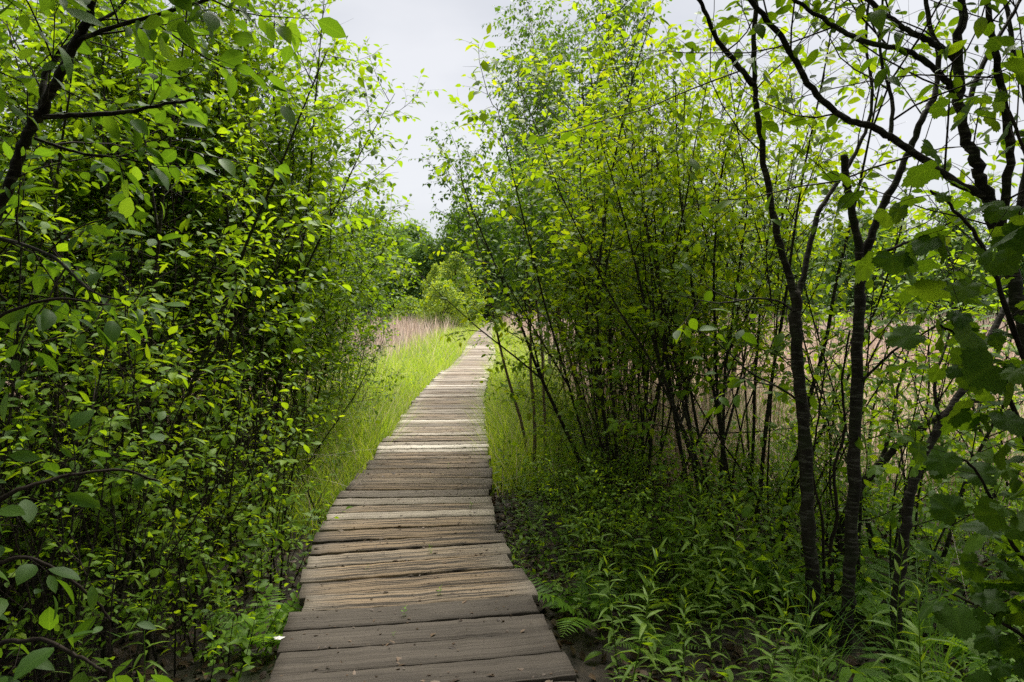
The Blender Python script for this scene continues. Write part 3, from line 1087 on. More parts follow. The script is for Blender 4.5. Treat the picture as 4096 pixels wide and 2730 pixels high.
ch = []
for side, y0, y1, n, reach, wm in ((-1, 5.3, 9, 5200, 1.5, 1.0), (-1, 9, 18, 12000, 2.6, 1.1), (-1, 18, 45, 11000, 2.4, 2.4), (-1, 45, 90, 4000, 2.5, 4.0),
                                   (1, 6.5, 11, 4500, 1.0, 1.0), (1, 11, 22, 7500, 1.7, 1.3), (1, 22, 50, 6500, 1.5, 2.6), (1, 50, 90, 3000, 2.0, 4.0)):
    y = y0 + (y1 - y0) * rng.random(n)
    dx = WID * .5 + (.0 if y0 < 9 or side > 0 else -.07) + reach * rng.random(n) ** 1.3
    x = cx(y) + side * dx
    b = np.stack([x, y, gz(x, y) - .03], 1)
    clump = .35 + .65 * vnoise(x, y, .5, 9) + .65 * vnoise(x, y, 1.7, 19)
    h = rng.uniform(.35, .8, n) * clump * np.interp(dx, [.6, .8, 1.6], [.75, 1, 1.1])
    ch.append(blades(rng, b, h, rng.uniform(.004, .0075, n) * wm, .22, .35, 4 if y0 < 18 else 3, .5, .22, mi=0))
    j = rng.random(n) < .1
    ch.append(blades(rng, b[j] + (0.02, 0.01, 0), h[j] * 1.25, np.full(int(j.sum()), .004) * wm, .3, .3, 3, .6, .2, mi=1))
solo('grass', build_mesh('grass', ch, [M['grass'], M['reed']]), 'stuff')

n = 11000
x = np.concatenate([rng.uniform(-5, 0.2, n), rng.uniform(-.4, 5, n)])
y = np.concatenate([rng.uniform(1.2, 8, n), rng.uniform(1.2, 8, n)])
k = np.abs(x - cx(y)) > .5
x, y = x[k], y[k]
pos = np.stack([x, y, gz(x, y) + rng.uniform(.0, .03, len(x))], 1)
ax = np.stack([rng.standard_normal(len(x)), rng.standard_normal(len(x)), rng.normal(0, .25, len(x))], 1)
nr = UP + .45 * rng.standard_normal((len(x), 3))
solo('leaf_litter', build_mesh('leaf_litter', [leaf_chunk(pos, ax, nr, rng.uniform(.03, .075, len(x)), T_OVAL, rng, .45, .25)], [M['litter']]), 'stuff')

# ------------------------------------------------------------------ left thicket
def g(x, y, s=0.0):
    return (x, y, float(gz(x, y)) + s)


back_l = 'slender alders crowded deep in the left thicket'
for pr, x, y, rz, s, lab in (
        (ALD[0], -2.75, 7.1, .3, 1.0, 'tallest leafy alder on the left whose right edge borders the open sky above the path'),
        (ALD[1], -2.95, 11.6, 1.1, .74, 'farthest alder of the left bank, its small crown ending lowest against the sky'),
        (ALD[2], -2.85, 9.2, 2.0, .86, 'mid-height alder on the left bank between the tallest alder and the farthest one'),
        (DGT[0], -2.75, 4.7, 4.0, 1.0, 'dense bright alder on the left whose lower branches reach toward the boardwalk'),
        (DGT[1], -3.7, 3.7, .7, 1.0, 'shaded alder at the left edge of the photo, behind the forked leaning trunk')):
    place(pr, 'alder_shrub', lab, 'alder', g(x, y), rz, s, 'alders along the left bank')
for i, (x, y, rz, s) in enumerate(((-2.6, 6.5, 3.0, .95), (-2.75, 8.2, 1.0, .9), (-3.4, 5.6, .5, .95), (-3.9, 6.3, .2, 1.0), (-5.4, 5.2, 1.5, 1.0), (-4.3, 8.4, 2.6, .95), (-5.8, 7.4, 3.3, 1.0), (-6.9, 6.2, 4.1, 1.05), (-4.0, 10.4, 5.0, .8), (-6.3, 9.6, 5.5, .95))):
    place(ALD[i % 3], 'alder_shrub', 'slender dark-stemmed alder crowded deep in the left thicket', 'alder', g(x, y), rz, s, back_l)
for pr, x, y, rz, s, lab in (
        (DOG[0], -2.25, 4.05, .4, .95, 'arching shrub on the left with broad bright leaves reaching over the boardwalk edge at mid-height'),
        (DOG[1], -2.45, 5.6, 1.9, .95, 'broad-leaved shrub on the left behind the arching one, under the dense bright alder'),
        (DOG[2], -2.35, 6.6, 3.0, .8, 'leafy shrub at the foot of the tallest left alder, beside the tall grass'),
        (DOG[2], -2.75, 3.15, 4.2, .9, 'shaded broad-leaved shrub low on the left, nearest to the forked leaning trunk'),
        (DOG[1], -2.35, 8.6, 5.0, .72, 'light green shrub on the left where the thicket gives way to sunlit grass'),
        (DOG[0], -2.5, 10.6, 5.6, .62, 'small yellow-green shrub at the foot of the farthest left alder'),        ):
    place(pr, 'broadleaf_shrub', lab, 'shrub', g(x, y), rz, s, 'broad-leaved shrubs of the left bank')
for i, (x, y, rz, s) in enumerate(((-2.2, 3.6, .3, .9), (-2.7, 3.9, 1.4, 1.0), (-3.2, 3.5, 2.2, 1.0), (-3.5, 4.4, 3.0, 1.0), (-2.5, 4.8, 4.0, .95), (-4.2, 4.9, 4.6, 1.05), (-3.0, 5.2, 5.3, 1.0), (-2.1, 5.2, 5.9, .8), (-1.75, 3.5, .9, .5), (-1.95, 2.95, 2.0, .55), (-2.45, 3.1, 3.3, .75), (-2.9, 2.9, 4.4, .9), (-1.7, 4.3, 1.7, .6))):
    place(BARE[i % 2], 'bare_sapling', 'clump of thin dark nearly leafless stems standing in the left thicket', 'sapling', g(x, y), rz, s, 'bare stems of the left thicket')
for pr, x, y, rz, s, lab in (
        (BUSH[0], -1.62, 4.5, .3, .85, 'knee-high leafy bush beside the left edge of the boardwalk, just before the tall grass'),
        (BUSH[1], -1.42, 3.4, 1.3, .75, 'bright green little bush touching the left edge of the boards near its darkest planks'),
        (BUSH[2], -1.95, 5.3, 2.3, .9, 'little bush in the left grass under the arching branches')):
    place(pr, 'low_bush', lab, 'bush', g(x, y), rz, s, 'low bushes along the boardwalk')

# ------------------------------------------------------------------ right thicket
for pr, x, y, rz, s, lab in (
        (ALS[0], 1.05, 6.0, 2.3, .86, 'many-stemmed yellow-green alder nearest the boardwalk on the right'),
        (ALS[1], 1.75, 5.2, 1.8, .88, 'many-stemmed alder with dark fanned stems in the middle of the right thicket'),
        (ALS[1], 1.25, 8.7, 4.2, .8, 'slim yellow-green alder at the path edge behind the leaning birch'),
        (ALS[2], 1.55, 7.4, 2.9, .95, 'yellow-green alder behind the two front alders of the right thicket')):
    place(pr, 'alder_shrub', lab, 'alder', g(x, y), rz, s, 'alders of the right thicket')
for i, (x, y, rz, s) in enumerate(((2.7, 9.2, 1.2, .95), (1.35, 9.6, 2.4, .85))):
    place(ALS[i % 3], 'alder_shrub', 'thin-stemmed alder at the back of the right thicket', 'alder', g(x, y), rz, s, 'alders at the back of the right thicket')
for i, (x, y, rz, s) in enumerate(((2.75, 4.7, .4, .9), (3.3, 6.3, 1.7, 1.0), (3.9, 5.2, 2.9, 1.05), (4.6, 7.0, 4.0, 1.0), (2.35, 4.2, 5.0, .75))):
    place(ALV[i % 2], 'alder_shrub', 'thin open alder with few leaves standing before the dry reeds on the right', 'alder', g(x, y), rz, s, 'thin alders before the reeds')
place(BIR[0], 'birch_tree', 'young brown-stemmed birch leaning over the right edge of the path with hanging leaves', 'birch', g(.27, 7.0), .0, .86, tilt=(0, R(-3.5)))
place(BIR[0], 'birch_tree', 'second young birch leaning beside the first, slightly farther along the path', 'birch', g(1.1, 8.8), .3, .95, tilt=(0, R(-5)))
place(BIR[1], 'birch_tree', 'tall pale-barked birch behind the right thicket, its top above all others', 'birch', g(1.3, 13.5), .7, 1.5)
place(BIR[1], 'birch_tree', 'second tall pale birch close behind the tallest one, half hidden by it', 'birch', g(.9, 14.5), 2.7, 1.3)
place(BIR[0], 'birch_tree', 'small birch with hanging leaves right of the leaning birch, behind the yellow-green alder', 'birch', g(1.0, 10.4), 4.4, .9)
for pr, x, y, rz, s, lab in (
        (DOG[2], .72, 5.0, .6, .5, 'low broad-leaved shrub on the right boardwalk edge at the foot of the nearest alder'),
        (DOG[1], 1.3, 4.4, 1.7, .5, 'broad-leaved shrub in front of the dark fanned stems of the right thicket'),
        (DOG[0], 2.2, 4.9, 3.0, .55, 'broad-leaved shrub behind the twin dark trunks on the right'),
        (DOG[2], 3.2, 4.3, 4.0, .5, 'shrub with round leaves before the dry reeds at the far right'),
        (DOG[1], .7, 7.9, 5.0, .6, 'light green shrub under the leaning birch'),
        (DOG[1], .78, 5.5, 1.1, .4, 'small broad-leaved shrub crowding the right edge of the boards'),
        (DOG[2], .62, 4.15, 3.6, .46, 'knee-high broad-leaved shrub right of the boards, behind the fern'),
        (DOG[0], .95, 6.3, 2.6, .6, 'leafy shrub at the path edge just before the leaning birch'),
        (DOG[2], .45, 9.4, .9, .8, 'farther leafy shrub at the right path edge where the boards turn pale'),
        (DOG[0], .5, 11.2, 1.9, .6, 'last leafy shrub along the right of the path before the open marsh')):
    place(pr, 'broadleaf_shrub', lab, 'shrub', g(x, y), rz, s, 'broad-leaved shrubs of the right thicket')
for pr, x, y, rz, s, lab in (
        (BUSH[0], .32, 4.55, .3, .7, 'small leafy bush leaning onto the right edge of the boards'),
        (BUSH[1], .75, 3.9, 1.3, .7, 'tangled small bush in the shade right of the boards, above the fern'),
        (BUSH[2], .25, 6.2, 2.3, .7, 'little bright bush in the grass at the foot of the leaning birch'),
        (BUSH[1], 1.6, 3.7, 3.2, .8, 'little bush between the patch of upright herbs and the dark trunks')):
    place(pr, 'low_bush', lab, 'bush', g(x, y), rz, s, 'low bushes along the boardwalk')

rs = random.Random(31)
for i, (x, y) in enumerate(((.75, 4.6), (1.2, 4.9), (1.7, 4.35), (2.05, 4.75), (1.45, 5.4), (.55, 5.6), (2.5, 5.3), (1.05, 4.05), (1.95, 5.6), (2.75, 4.2))):
    place(BUSH[i % 3], 'low_bush', 'waist-high bright bush among the dark stems at the front of the right thicket', 'bush', g(x, y), i * 1.3, rs.uniform(.75, 1.15), 'bright bushes in front of the right thicket')
for i in range(22):
    x, y = rs.uniform(.4, 3.4), rs.uniform(5.6, 11.5)
    place(BUSH[i % 3], 'low_bush', 'small bush in the undergrowth deep in the right thicket', 'bush', g(x, y), rs.uniform(0, 6), rs.uniform(.6, 1.15), 'undergrowth bushes of the right thicket')
for i in range(14):
    x, y = rs.uniform(-6.0, -2.3), rs.uniform(4.2, 11.5)
    place(BUSH[i % 3], 'low_bush', 'small bush in the undergrowth deep in the left thicket', 'bush', g(x, y), rs.uniform(0, 6), rs.uniform(.8, 1.4), 'undergrowth bushes of the left thicket')
for i in range(22):
    y = rs.uniform(8, 26)
    x = cx(y) - rs.uniform(1.0, 3.4)
    place(BUSH[i % 3], 'low_bush', 'yellow-green leafy bush growing out of the sunlit grass left of the path', 'bush', g(x, y), rs.uniform(0, 6), rs.uniform(.6, 1.0), 'bushes in the sunlit grass')

# ------------------------------------------------------------------ trees drawn stem by stem
LF_T = dict(step=.05, size=.065, start=.3, tilt=.5, droop=.35)
SP_T = dict(t0=.12, step=.16, len=.95, taper=.35, ang=.95, up=.03, wob=.13, r=.0045, k=4, n=6, leaf=dict(LF_T, start=.6, step=.07),
            next=dict(t0=.2, step=.15, len=.32, ang=.8, up=.0, wob=.16, r=.0018, k=3, n=3, leaf=LF_T, lp=.7))


def traced(name, label, cat, base, limbs, seed, leafm, tmpl, sp, bark=None, group=None, mu=.4, k=10):
    """limbs: (part name, [(u, v, Y), ...], r0, r1, sprout?)"""
    rng = np.random.default_rng(seed)
    t = thing(name, label, cat, tuple(base), group=group)
    S = Sink()
    for pn, pts, r0, r1, spr in limbs:
        ln = smooth_line([U(*q) if len(q) == 3 else np.array(q[:3]) for q in pts], max(8, 6 * len(pts)))
        ln = ln - np.array(base)
        n = len(ln)
        ln[1:-1] += rng.standard_normal((n - 2, 3)) * .15 * r0
        rad = np.linspace(r0, r1, n) * (1 + .06 * rng.standard_normal(n))
        v, f = tube(ln, rad, k if r0 > .012 else 6, cap=True)
        part(pn, build_mesh(name + '_' + pn, [(v, f, 0, None, None)], [bark or M['bark']]), t)
        if spr:
            sprout(rng, S, ln, r0, merge(sp, **(spr if isinstance(spr, dict) else {})))
    part('crown', S.mesh(name + '_crown', tmpl, leafm, M['twig'], rng, mu, .2), t)
    return t


hi = dict(t0=.35)
bA = U(818, 640, 3.6)
traced('forked_tree', 'dark forked trunk on the right standing upright among the herbs, left of its twin', 'tree', bA, [
    ('trunk', [(819, 655, 3.6), (813, 590, 3.6), (808, 500, 3.6), (801, 400, 3.62), (796, 330, 3.64), (795, 292, 3.65)], .037, .029, False),
    ('limb', [(795, 296, 3.65), (779, 240, 3.62), (769, 190, 3.6), (758, 120, 3.55), (754, 70, 3.5), (756, 0, 3.45), (758, -70, 3.4), (750, -160, 3.3)], .02, .008, hi),
    ('limb', [(797, 300, 3.65), (805, 268, 3.7), (818, 215, 3.78), (836, 185, 3.85), (862, 140, 3.95), (872, 95, 4.0), (866, 30, 4.1), (880, -60, 4.2)], .017, .006, hi),
    ('limb', [(752, 84, 3.52), (735, 62, 3.4), (716, 38, 3.3), (704, 8, 3.2), (690, -20, 3.1), (660, -70, 3.0)], .015, .006, True),
    ('limb', [(795, 312, 3.64), (780, 302, 3.5), (757, 298, 3.4), (720, 303, 3.3), (680, 296, 3.2)], .008, .002, dict(step=.25, len=.45)),
    ('limb', [(805, 405, 3.6), (780, 388, 3.5), (750, 372, 3.45), (720, 345, 3.4), (690, 325, 3.4)], .007, .002, dict(step=.25, len=.4)),
], 301, M['alder'], T_OVALHI, merge(SP_T, step=.23), group='dark trunks on the right')
bB = U(846, 650, 3.5)
traced('twin_trunk_tree', 'dark straight trunk with a sawn-off stub, between the forked trunk and the leaning one', 'tree', bB, [
    ('trunk', [(843, 668, 3.5), (849, 590, 3.5), (853, 500, 3.5), (856, 400, 3.5), (859, 320, 3.5), (860, 285, 3.5)], .034, .025, False),
    ('stub', [(860, 292, 3.5), (858, 245, 3.48), (851, 205, 3.45), (846, 178, 3.42), (844, 155, 3.4)], .021, .017, dict(step=.5, len=.3)),
    ('limb', [(860, 290, 3.5), (870, 240, 3.5), (886, 200, 3.5), (905, 163, 3.5), (921, 123, 3.5), (936, 88, 3.55), (937, 50, 3.6), (925, -10, 3.6), (935, -90, 3.6)], .022, .009, hi),
    ('limb', [(858, 385, 3.5), (895, 350, 3.3), (930, 330, 3.1), (960, 310, 3.0)], .008, .002, dict(step=.3, len=.4)),
    ('limb', [(859, 270, 3.5), (890, 250, 3.35), (925, 235, 3.2), (965, 215, 3.1)], .010, .003, dict(step=.3, len=.5)),
], 302, M['alder'], T_OVALHI, merge(SP_T, step=.24), group='dark trunks on the right')
bC = U(888, 682, 3.35)
traced('leaning_tree', 'dark trunk leaning away to the right, rightmost of the three rising from the herbs', 'tree', bC, [
    ('trunk', [(884, 700, 3.35), (893, 640, 3.35), (899, 590, 3.35), (904, 540, 3.36), (911, 496, 3.38), (922, 462, 3.4), (940, 425, 3.45), (975, 365, 3.55), (1010, 300, 3.7)], .030, .017, dict(t0=.5, step=.3, len=.6)),
    ('limb', [(940, 425, 3.45), (935, 380, 3.5), (950, 330, 3.6), (955, 270, 3.7)], .010, .004, dict(step=.3, len=.4)),
], 303, M['alder'], T_OVALHI, SP_T, group='dark trunks on the right')
bH = U(834, 600, 4.6)
bH[2] = float(gz(bH[0], bH[1]))
traced('leaning_tree', 'dark trunk slanting up to the right behind the twin upright trunks', 'tree', bH, [
    ('trunk', [(bH[0], bH[1], bH[2] - .1, 0), (838, 548, 4.6), (852, 500, 4.6), (876, 468, 4.6), (906, 440, 4.55), (946, 412, 4.5), (990, 392, 4.45), (1040, 360, 4.4)], .036, .014, dict(t0=.4, step=.35, len=.6)),
    ('limb', [(880, 465, 4.6), (892, 425, 4.7), (900, 380, 4.8), (915, 330, 4.9)], .016, .005, dict(step=.3, len=.5)),
], 308, M['alder'], T_OVALHI, SP_T, group='dark trunks on the right')
bI = U(834, 640, 3.8)
bI[2] = float(gz(bI[0], bI[1]))
traced('crooked_sapling', 'thin crooked brown sapling between the forked trunk and its twin', 'sapling', bI, [
    ('stem', [(bI[0], bI[1], bI[2] - .1, 0), (834, 600, 3.8), (830, 555, 3.8), (837, 515, 3.8), (834, 470, 3.8), (845, 430, 3.8), (842, 380, 3.8), (850, 330, 3.8)], .014, .005, dict(t0=.3, step=.3, len=.4)),
    ('stem', [(bI[0] + .05, bI[1] + .02, bI[2] - .1, 0), (826, 590, 3.85), (822, 520, 3.85), (812, 470, 3.9), (818, 420, 3.9), (826, 360, 3.9)], .010, .004, dict(t0=.3, step=.3, len=.4)),
], 309, M['dogwood'], T_OVALHI, merge(SP_T, len=.4, r=.003), bark=M['twig'])
bD = U(1065, 560, 2.7)
bD[2] = float(gz(bD[0], bD[1]))
traced('spreading_tree', 'big dark spreading tree at the right edge, its curved branches crossing the sky', 'tree', bD, [
    ('trunk', [(bD[0] + .05, bD[1], bD[2] - .1, 0), (1058, 520, 2.72), (1035, 380, 2.75), (1008, 262, 2.8), (986, 190, 2.8), (975, 158, 2.8), (963, 128, 2.8), (958, 60, 2.8), (960, 0, 2.8), (950, -120, 2.8)], .034, .013, dict(t0=.55, step=.28)),
    ('limb', [(984, 196, 2.8), (953, 180, 2.78), (908, 148, 2.7), (872, 127, 2.65), (841, 116, 2.6), (809, 84, 2.55), (783, 40, 2.5), (752, 2, 2.45), (715, -50, 2.4), (690, -110, 2.3)], .016, .007, dict(step=.22)),
    ('limb', [(958, 96, 2.8), (940, 74, 2.75), (908, 52, 2.7), (866, 42, 2.6), (832, 25, 2.5), (795, 0, 2.4), (750, -40, 2.3)], .014, .005, True),
    ('limb', [(957, 60, 2.8), (935, 44, 2.75), (905, 28, 2.7), (868, 0, 2.6), (830, -40, 2.5)], .015, .006, True),
    ('limb', [(1000, 235, 2.8), (1010, 150, 2.7), (1000, 80, 2.6), (990, 20, 2.5), (975, -60, 2.5)], .018, .008, True),
    ('limb', [(1010, 260, 2.8), (1030, 130, 2.9), (1012, 40, 3.0), (1000, -40, 3.1)], .016, .007, True),
    ('limb', [(962, 120, 2.8), (985, 60, 2.9), (1015, 10, 3.0), (1040, -40, 3.1)], .012, .005, True),
    ('limb', [(890, 140, 2.68), (892, 100, 2.75), (880, 50, 2.8), (884, -20, 2.9)], .009, .004, True),
], 304, M['alder'], T_OVALHI, merge(SP_T, step=.24), mu=.35)

bE = U(-40, 560, 2.7)
bE[2] = float(gz(bE[0], bE[1]))
SP_E = dict(t0=.1, step=.10, len=.75, taper=.3, ang=.9, up=.0, wob=.12, r=.0045, k=4, n=6, leaf=dict(step=.05, size=.078, start=.3, tilt=.45, droop=.35),
            next=dict(t0=.25, step=.15, len=.25, ang=.8, up=-.02, wob=.15, r=.0018, k=3, n=3, leaf=dict(step=.042, size=.068, start=.3, tilt=.5, droop=.4)))
traced('leaning_tree', 'forked leaning trunk with large leaves at the left edge, a long bare branch pointing right', 'tree', bE, [
    ('trunk', [(bE[0], bE[1], bE[2] - .1, 0), (-45, 420, 2.7), (-22, 270, 2.65), (8, 185, 2.6), (28, 135, 2.55), (43, 108, 2.5), (62, 70, 2.45), (80, 36, 2.4), (92, 8, 2.35), (104, -60, 2.2), (140, -140, 2.0)], .024, .011, dict(t0=.55, step=.15)),
    ('limb', [(42, 110, 2.5), (45, 75, 2.55), (68, 45, 2.6), (92, 25, 2.65), (118, 8, 2.7), (150, -30, 2.8)], .012, .005, True),
    ('limb', [(43, 117, 2.5), (83, 115, 2.5), (127, 112, 2.5), (160, 105, 2.5), (194, 100, 2.5)], .010, .005, dict(step=.17, len=.4, t0=.3)),
    ('limb', [(34, 138, 2.55), (70, 150, 2.6), (105, 157, 2.7), (140, 150, 2.8), (190, 125, 2.9)], .007, .002, dict(len=.5)),
    ('limb', [(78, 40, 2.4), (110, 28, 2.35), (160, 14, 2.3), (215, -4, 2.25), (250, -25, 2.2)], .009, .004, dict(len=.4)),
    ('limb', [(-10, 235, 2.62), (50, 255, 2.5), (90, 290, 2.4), (120, 300, 2.3)], .008, .003, dict(len=.45)),
], 305, M['bigleaf'], T_OVALHI, SP_E, mu=.5)

SP_F = dict(t0=.15, step=.075, len=.2, taper=.3, ang=.85, up=.0, wob=.12, r=.002, k=4, n=4, leaf=dict(step=.045, size=.07, start=.25, tilt=.45, droop=.35))
bF = g(-1.75, 1.75)
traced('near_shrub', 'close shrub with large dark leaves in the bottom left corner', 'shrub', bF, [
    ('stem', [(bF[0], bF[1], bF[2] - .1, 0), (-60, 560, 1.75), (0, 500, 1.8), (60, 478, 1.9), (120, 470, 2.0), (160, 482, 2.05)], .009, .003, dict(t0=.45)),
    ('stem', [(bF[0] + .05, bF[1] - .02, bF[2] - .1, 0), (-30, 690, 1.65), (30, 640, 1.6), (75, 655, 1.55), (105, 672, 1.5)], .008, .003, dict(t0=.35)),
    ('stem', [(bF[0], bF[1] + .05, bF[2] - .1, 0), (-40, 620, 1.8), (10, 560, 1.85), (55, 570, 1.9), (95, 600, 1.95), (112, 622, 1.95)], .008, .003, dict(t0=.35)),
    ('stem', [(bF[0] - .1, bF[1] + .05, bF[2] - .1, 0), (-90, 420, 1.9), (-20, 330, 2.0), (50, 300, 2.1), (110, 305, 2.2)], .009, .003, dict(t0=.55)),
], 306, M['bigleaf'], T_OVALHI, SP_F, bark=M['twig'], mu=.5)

SP_G = dict(t0=.1, step=.07, len=.25, taper=.2, ang=.9, up=-.02, wob=.12, r=.002, k=4, n=4, leaf=dict(step=.045, size=.078, start=.2, tilt=.6, droop=.8))
bG = g(1.62, 1.85)
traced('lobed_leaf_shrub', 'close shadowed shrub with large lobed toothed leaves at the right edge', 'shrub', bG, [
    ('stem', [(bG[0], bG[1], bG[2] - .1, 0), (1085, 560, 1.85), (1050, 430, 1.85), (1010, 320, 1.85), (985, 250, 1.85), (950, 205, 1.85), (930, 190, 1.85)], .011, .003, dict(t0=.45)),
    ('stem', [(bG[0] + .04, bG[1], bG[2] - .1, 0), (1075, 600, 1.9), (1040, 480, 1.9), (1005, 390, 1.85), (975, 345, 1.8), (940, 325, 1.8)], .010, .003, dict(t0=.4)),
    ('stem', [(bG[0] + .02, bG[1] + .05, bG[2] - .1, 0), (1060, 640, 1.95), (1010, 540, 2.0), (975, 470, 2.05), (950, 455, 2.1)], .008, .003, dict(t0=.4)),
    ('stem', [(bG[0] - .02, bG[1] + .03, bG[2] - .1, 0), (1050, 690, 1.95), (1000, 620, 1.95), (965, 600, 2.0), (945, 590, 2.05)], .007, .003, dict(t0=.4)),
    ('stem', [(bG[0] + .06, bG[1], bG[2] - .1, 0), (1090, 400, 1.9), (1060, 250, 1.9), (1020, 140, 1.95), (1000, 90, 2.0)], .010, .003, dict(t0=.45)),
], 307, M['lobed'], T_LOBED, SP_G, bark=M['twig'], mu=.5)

# ------------------------------------------------------------------ trees over and behind the viewpoint
SP_O = dict(t0=.3, step=.11, len=1.4, taper=.3, ang=1.0, up=.0, wob=.12, r=.008, k=4, n=6, leaf=dict(LF_T, start=.4),
            next=dict(t0=.1, step=.09, len=.4, ang=.85, up=-.03, wob=.15, r=.002, k=3, n=3, leaf=dict(LF_T, size=.075, step=.045)))
rng = np.random.default_rng(77)
S = Sink()
o_parts = []
for i, (az, tilt) in enumerate(((0, .15), (1.3, .5), (2.6, .55), (3.9, .5), (5.2, .55), (.6, .3), (3.2, .3))):
    d = np.array([math.cos(az) * math.sin(tilt), math.sin(az) * math.sin(tilt), math.cos(tilt)])
    ln = smooth_line(branch(rng, (0.05 * math.cos(az), .05 * math.sin(az), -.1), d, 6.2, 8, .05, .02), 16)
    v, f = tube(ln, np.linspace(.05, .012, 16), 8, cap=False)
    o_parts.append(('trunk', build_mesh('shade_tree_trunk', [(v, f, 0, None, None)], [M['bark']])))
    sprout(rng, S, ln, .05, merge(SP_O, t0=.5))
o_parts.append(('crown', S.mesh('shade_tree_crown', T_OVAL, M['bigleaf'], M['twig'], rng, .5, .2)))
for x, y, rz, s in ((-2.5, -1.7, .2, 1.0), (2.3, -1.6, 1.4, 1.0), (-.9, -4.2, 2.2, 1.1), (1.4, -4.4, 3.1, 1.05), (-4.0, .3, 4.0, .95), (3.8, -2.2, 5.2, .95)):
    place(o_parts, 'shade_tree', 'leafy tree behind the viewpoint whose branches shade the near boards', 'tree', g(x, y), rz, s, 'trees behind the viewpoint')

TALL = puff_tree('shade_tree', 64, 8.6, 3.5, 80, 170, .12, M['bigleaf'], .12, low=.53, pr=.3)  # unseen trees added so their crowns cast shade on the near boards
place(TALL, 'shade_tree', 'unseen tall tree added left of the view, its crown shading the near boards', 'tree', g(-2.1, .5), .5, .95, 'added trees shading the near boards')
place(TALL, 'shade_tree', 'unseen tall tree added right of the view, its crown shading the near boards', 'tree', g(3.1, 2.4), 2.5, 1.0, 'added trees shading the near boards')

# ------------------------------------------------------------------ herbs and ferns
rs = random.Random(9)


def scatter(n, xr, yr, mind, ok):
    out = []
    tries = 0
    while len(out) < n and tries < n * 60:
        tries += 1
        x, y = rs.uniform(*xr), rs.uniform(*yr)
        if not ok(x, y) or any((x - a) ** 2 + (y - b) ** 2 < mind ** 2 for a, b in out):
            continue
        out.append((x, y))
    return out


pts = scatter(66, (.35, 2.3), (2.15, 4.1), .10, lambda x, y: x > cx(y) + .85 + .15 * (y - 3) ** 2 and not (x > 1.3 and 2.9 < y < 3.7))
for i, (x, y) in enumerate(pts):
    place(GOLD[i % 5], 'upright_herb', 'upright herb with narrow lance-shaped leaves in the patch right of the boardwalk', 'herb', g(x, y), rs.uniform(0, 6), rs.uniform(.5, 1.2), 'upright herbs in the right-hand patch')
pts = scatter(26, (-2.6, -1.0), (2.6, 5.2), .13, lambda x, y: x < cx(y) - .68)
for i, (x, y) in enumerate(pts):
    place(GOLD[i % 5], 'upright_herb', 'upright narrow-leaved herb on the dark ground left of the boardwalk', 'herb', g(x, y), rs.uniform(0, 6), rs.uniform(.55, .9), 'upright herbs left of the boardwalk')
pts = scatter(16, (-.1, .9), (4.0, 6.6), .14, lambda x, y: cx(y) + .68 < x < cx(y) + 1.15)
for i, (x, y) in enumerate(pts):
    place(GOLD[i % 5], 'upright_herb', 'upright narrow-leaved herb close along the right edge of the boards', 'herb', g(x, y), rs.uniform(0, 6), rs.uniform(.6, .95), 'upright herbs along the right edge')
pts = scatter(120, (-4.2, -1.0), (2.2, 6.0), .10, lambda x, y: x < cx(y) - .68)
for i, (x, y) in enumerate(pts):
    place(SEED[i % 5], 'seedling', 'small leafy seedling on the dark ground left of the boardwalk', 'seedling', g(x, y), rs.uniform(0, 6), rs.uniform(.6, 1.2), 'seedlings left of the boardwalk')
pts = scatter(170, (-.2, 3.8), (2.3, 6.6), .10, lambda x, y: x > cx(y) + .68)
for i, (x, y) in enumerate(pts):
    place(SEED[i % 5], 'seedling', 'small leafy seedling on the shaded ground right of the boardwalk', 'seedling', g(x, y), rs.uniform(0, 6), rs.uniform(.6, 1.25), 'seedlings right of the boardwalk')
place(FERN[0], 'fern', 'feathery green fern beside the right edge of the boards', 'fern', g(.42, 3.75), .4, .95)
place(FERN[1], 'fern', 'smaller fern just behind the feathery one right of the boards', 'fern', g(.72, 3.45), 2.0, .8)
place(FERN[2], 'fern', 'broad fern among the upright herbs at the lower right', 'fern', g(1.25, 2.75), 3.0, .95)
place(FERN[0], 'fern', 'bright yellow-green fern leaning onto the left edge of the dark near boards', 'fern', g(-1.32, 3.55), 4.1, .95)
for i, (x, y) in enumerate(((2.2, 3.5), (2.55, 3.7), (2.3, 4.1), (2.75, 3.2), (1.95, 4.1), (2.9, 4.5), (2.5, 4.8), (2.1, 2.9), (2.6, 2.75), (3.2, 3.9), (3.5, 4.6), (3.1, 5.2), (1.75, 3.0), (2.0, 2.55), (1.65, 2.5), (2.35, 3.15), (1.45, 4.3), (2.45, 3.4))):
    place(SENS[i % 2], 'broad_fern', 'bright broad-lobed fern on the ground around the dark right-hand trunks', 'fern', g(x, y), i * 1.1, rs.uniform(.8, 1.15), 'broad ferns around the right trunks')
for i, (x, y, lab) in enumerate(((1.45, 3.25, 'drooping sedge tuft among the upright herbs left of the forked trunk'), (1.15, 3.9, 'thin sedge tuft behind the upright herbs on the right'),
                                 (1.95, 3.15, 'sedge tuft at the foot of the forked trunk'))):
    place(TUFT[i], 'sedge_tuft', lab, 'sedge', g(x, y), i, 1.0)

# small sprouts and scraps on the boards
tops = sorted(board_info)
tops_y = np.array([b[0] for b in tops])


def deck_z(y):
    return tops[int(np.argmin(np.abs(tops_y - y)))][1]


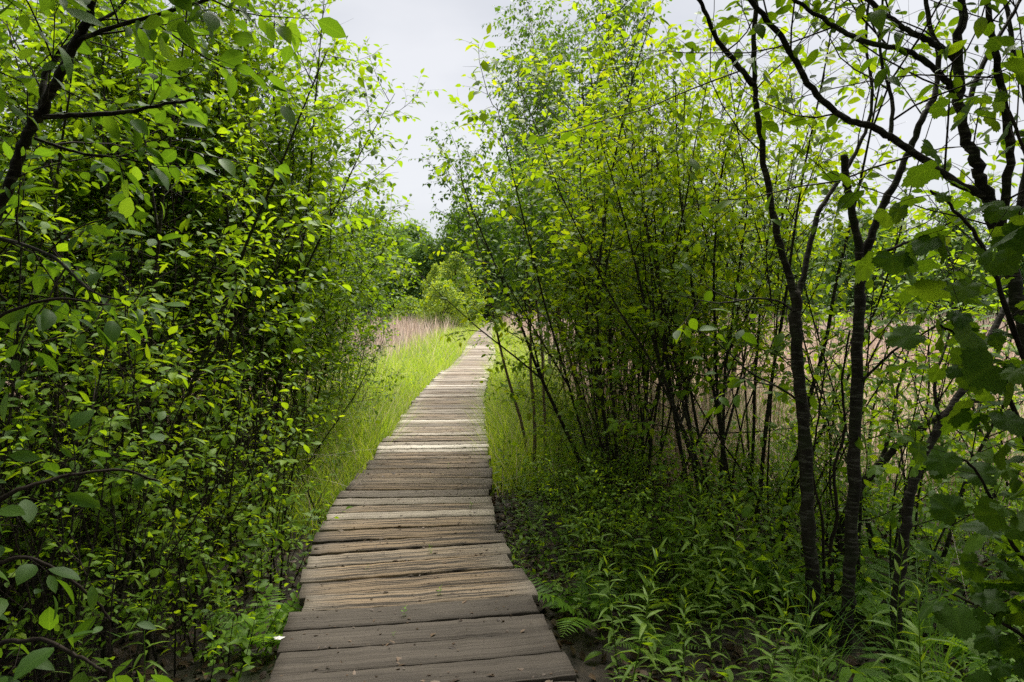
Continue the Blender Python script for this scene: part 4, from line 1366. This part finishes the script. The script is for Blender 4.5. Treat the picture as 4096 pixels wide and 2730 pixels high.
for i, (u, v) in enumerate(((391, 641), (440, 600), (479, 478), (432, 555), (560, 585), (470, 510), (510, 496), (404, 622), (366, 573), (500, 437), (520, 455), (448, 468))):
    Y = EYE * FPX / (v - 310)
    q = U(u, v, Y)
    pr = [('sprig', SEED[i % 2][1][1])]
    t = thing('weed_sprout', 'tiny green sprout growing in a gap between the boards', 'weed', (q[0], Y, deck_z(Y) - .03), i, .3, 'sprouts in the gaps of the boardwalk')
    part('leaves', SEED[i % 2 + 3][1][1], t)
n = 900
y = 2.3 + 6.5 * rng.random(n) ** 1.2
x = cx(y) + rng.uniform(-.55, .55, n)
pos = np.stack([x, y, np.array([deck_z(q) for q in y]) + .006], 1)
ax = np.stack([rng.standard_normal(n), .35 * rng.standard_normal(n), np.zeros(n)], 1)
solo('wood_chips', build_mesh('wood_chips', [leaf_chunk(pos, ax, UP + .2 * rng.standard_normal((n, 3)), np.where(rng.random(n) < .12, rng.uniform(.03, .05, n), rng.uniform(.006, .026, n)), T_SPATULA, rng, .55, .35)], [M['litter']]), 'stuff')
q = U(279, 645, EYE * FPX / (645 - 310))
rr = np.array([(math.cos(a) * r_, math.sin(a) * r_ * .7, 0) for a, r_ in zip(np.arange(11) * .571, (.022, .03, .018, .027, .021, .03, .016, .025, .02, .028, .019))])
V = np.vstack([[[0, 0, .006]], rr + (0, 0, .001)]) + (q[0], q[1], deck_z(q[1]) + .004)
m, t = new_mat('pale_lichen')
p = N(t, 'ShaderNodeBsdfPrincipled')
nn = N(t, 'ShaderNodeTexNoise', i_Scale=90.0)
rp = ramp(t, [(.35, (.2, .19, .17)), (.6, (.62, .6, .57))])
t.links.new(nn.outputs['Fac'], rp.inputs['Fac'])
t.links.new(rp.outputs['Color'], p.inputs['Base Color'])
o = N(t, 'ShaderNodeOutputMaterial')
t.links.new(p.outputs[0], o.inputs['Surface'])
lo = part('lichen', build_mesh('lichen', [(V, [np.array([(0, 1 + i, 1 + (i + 1) % 11) for i in range(11)])], 0, None, None)], [m]))
lo['label'] = 'small ragged white lichen patch near the left end of the nearest board'
lo['category'] = 'lichen'
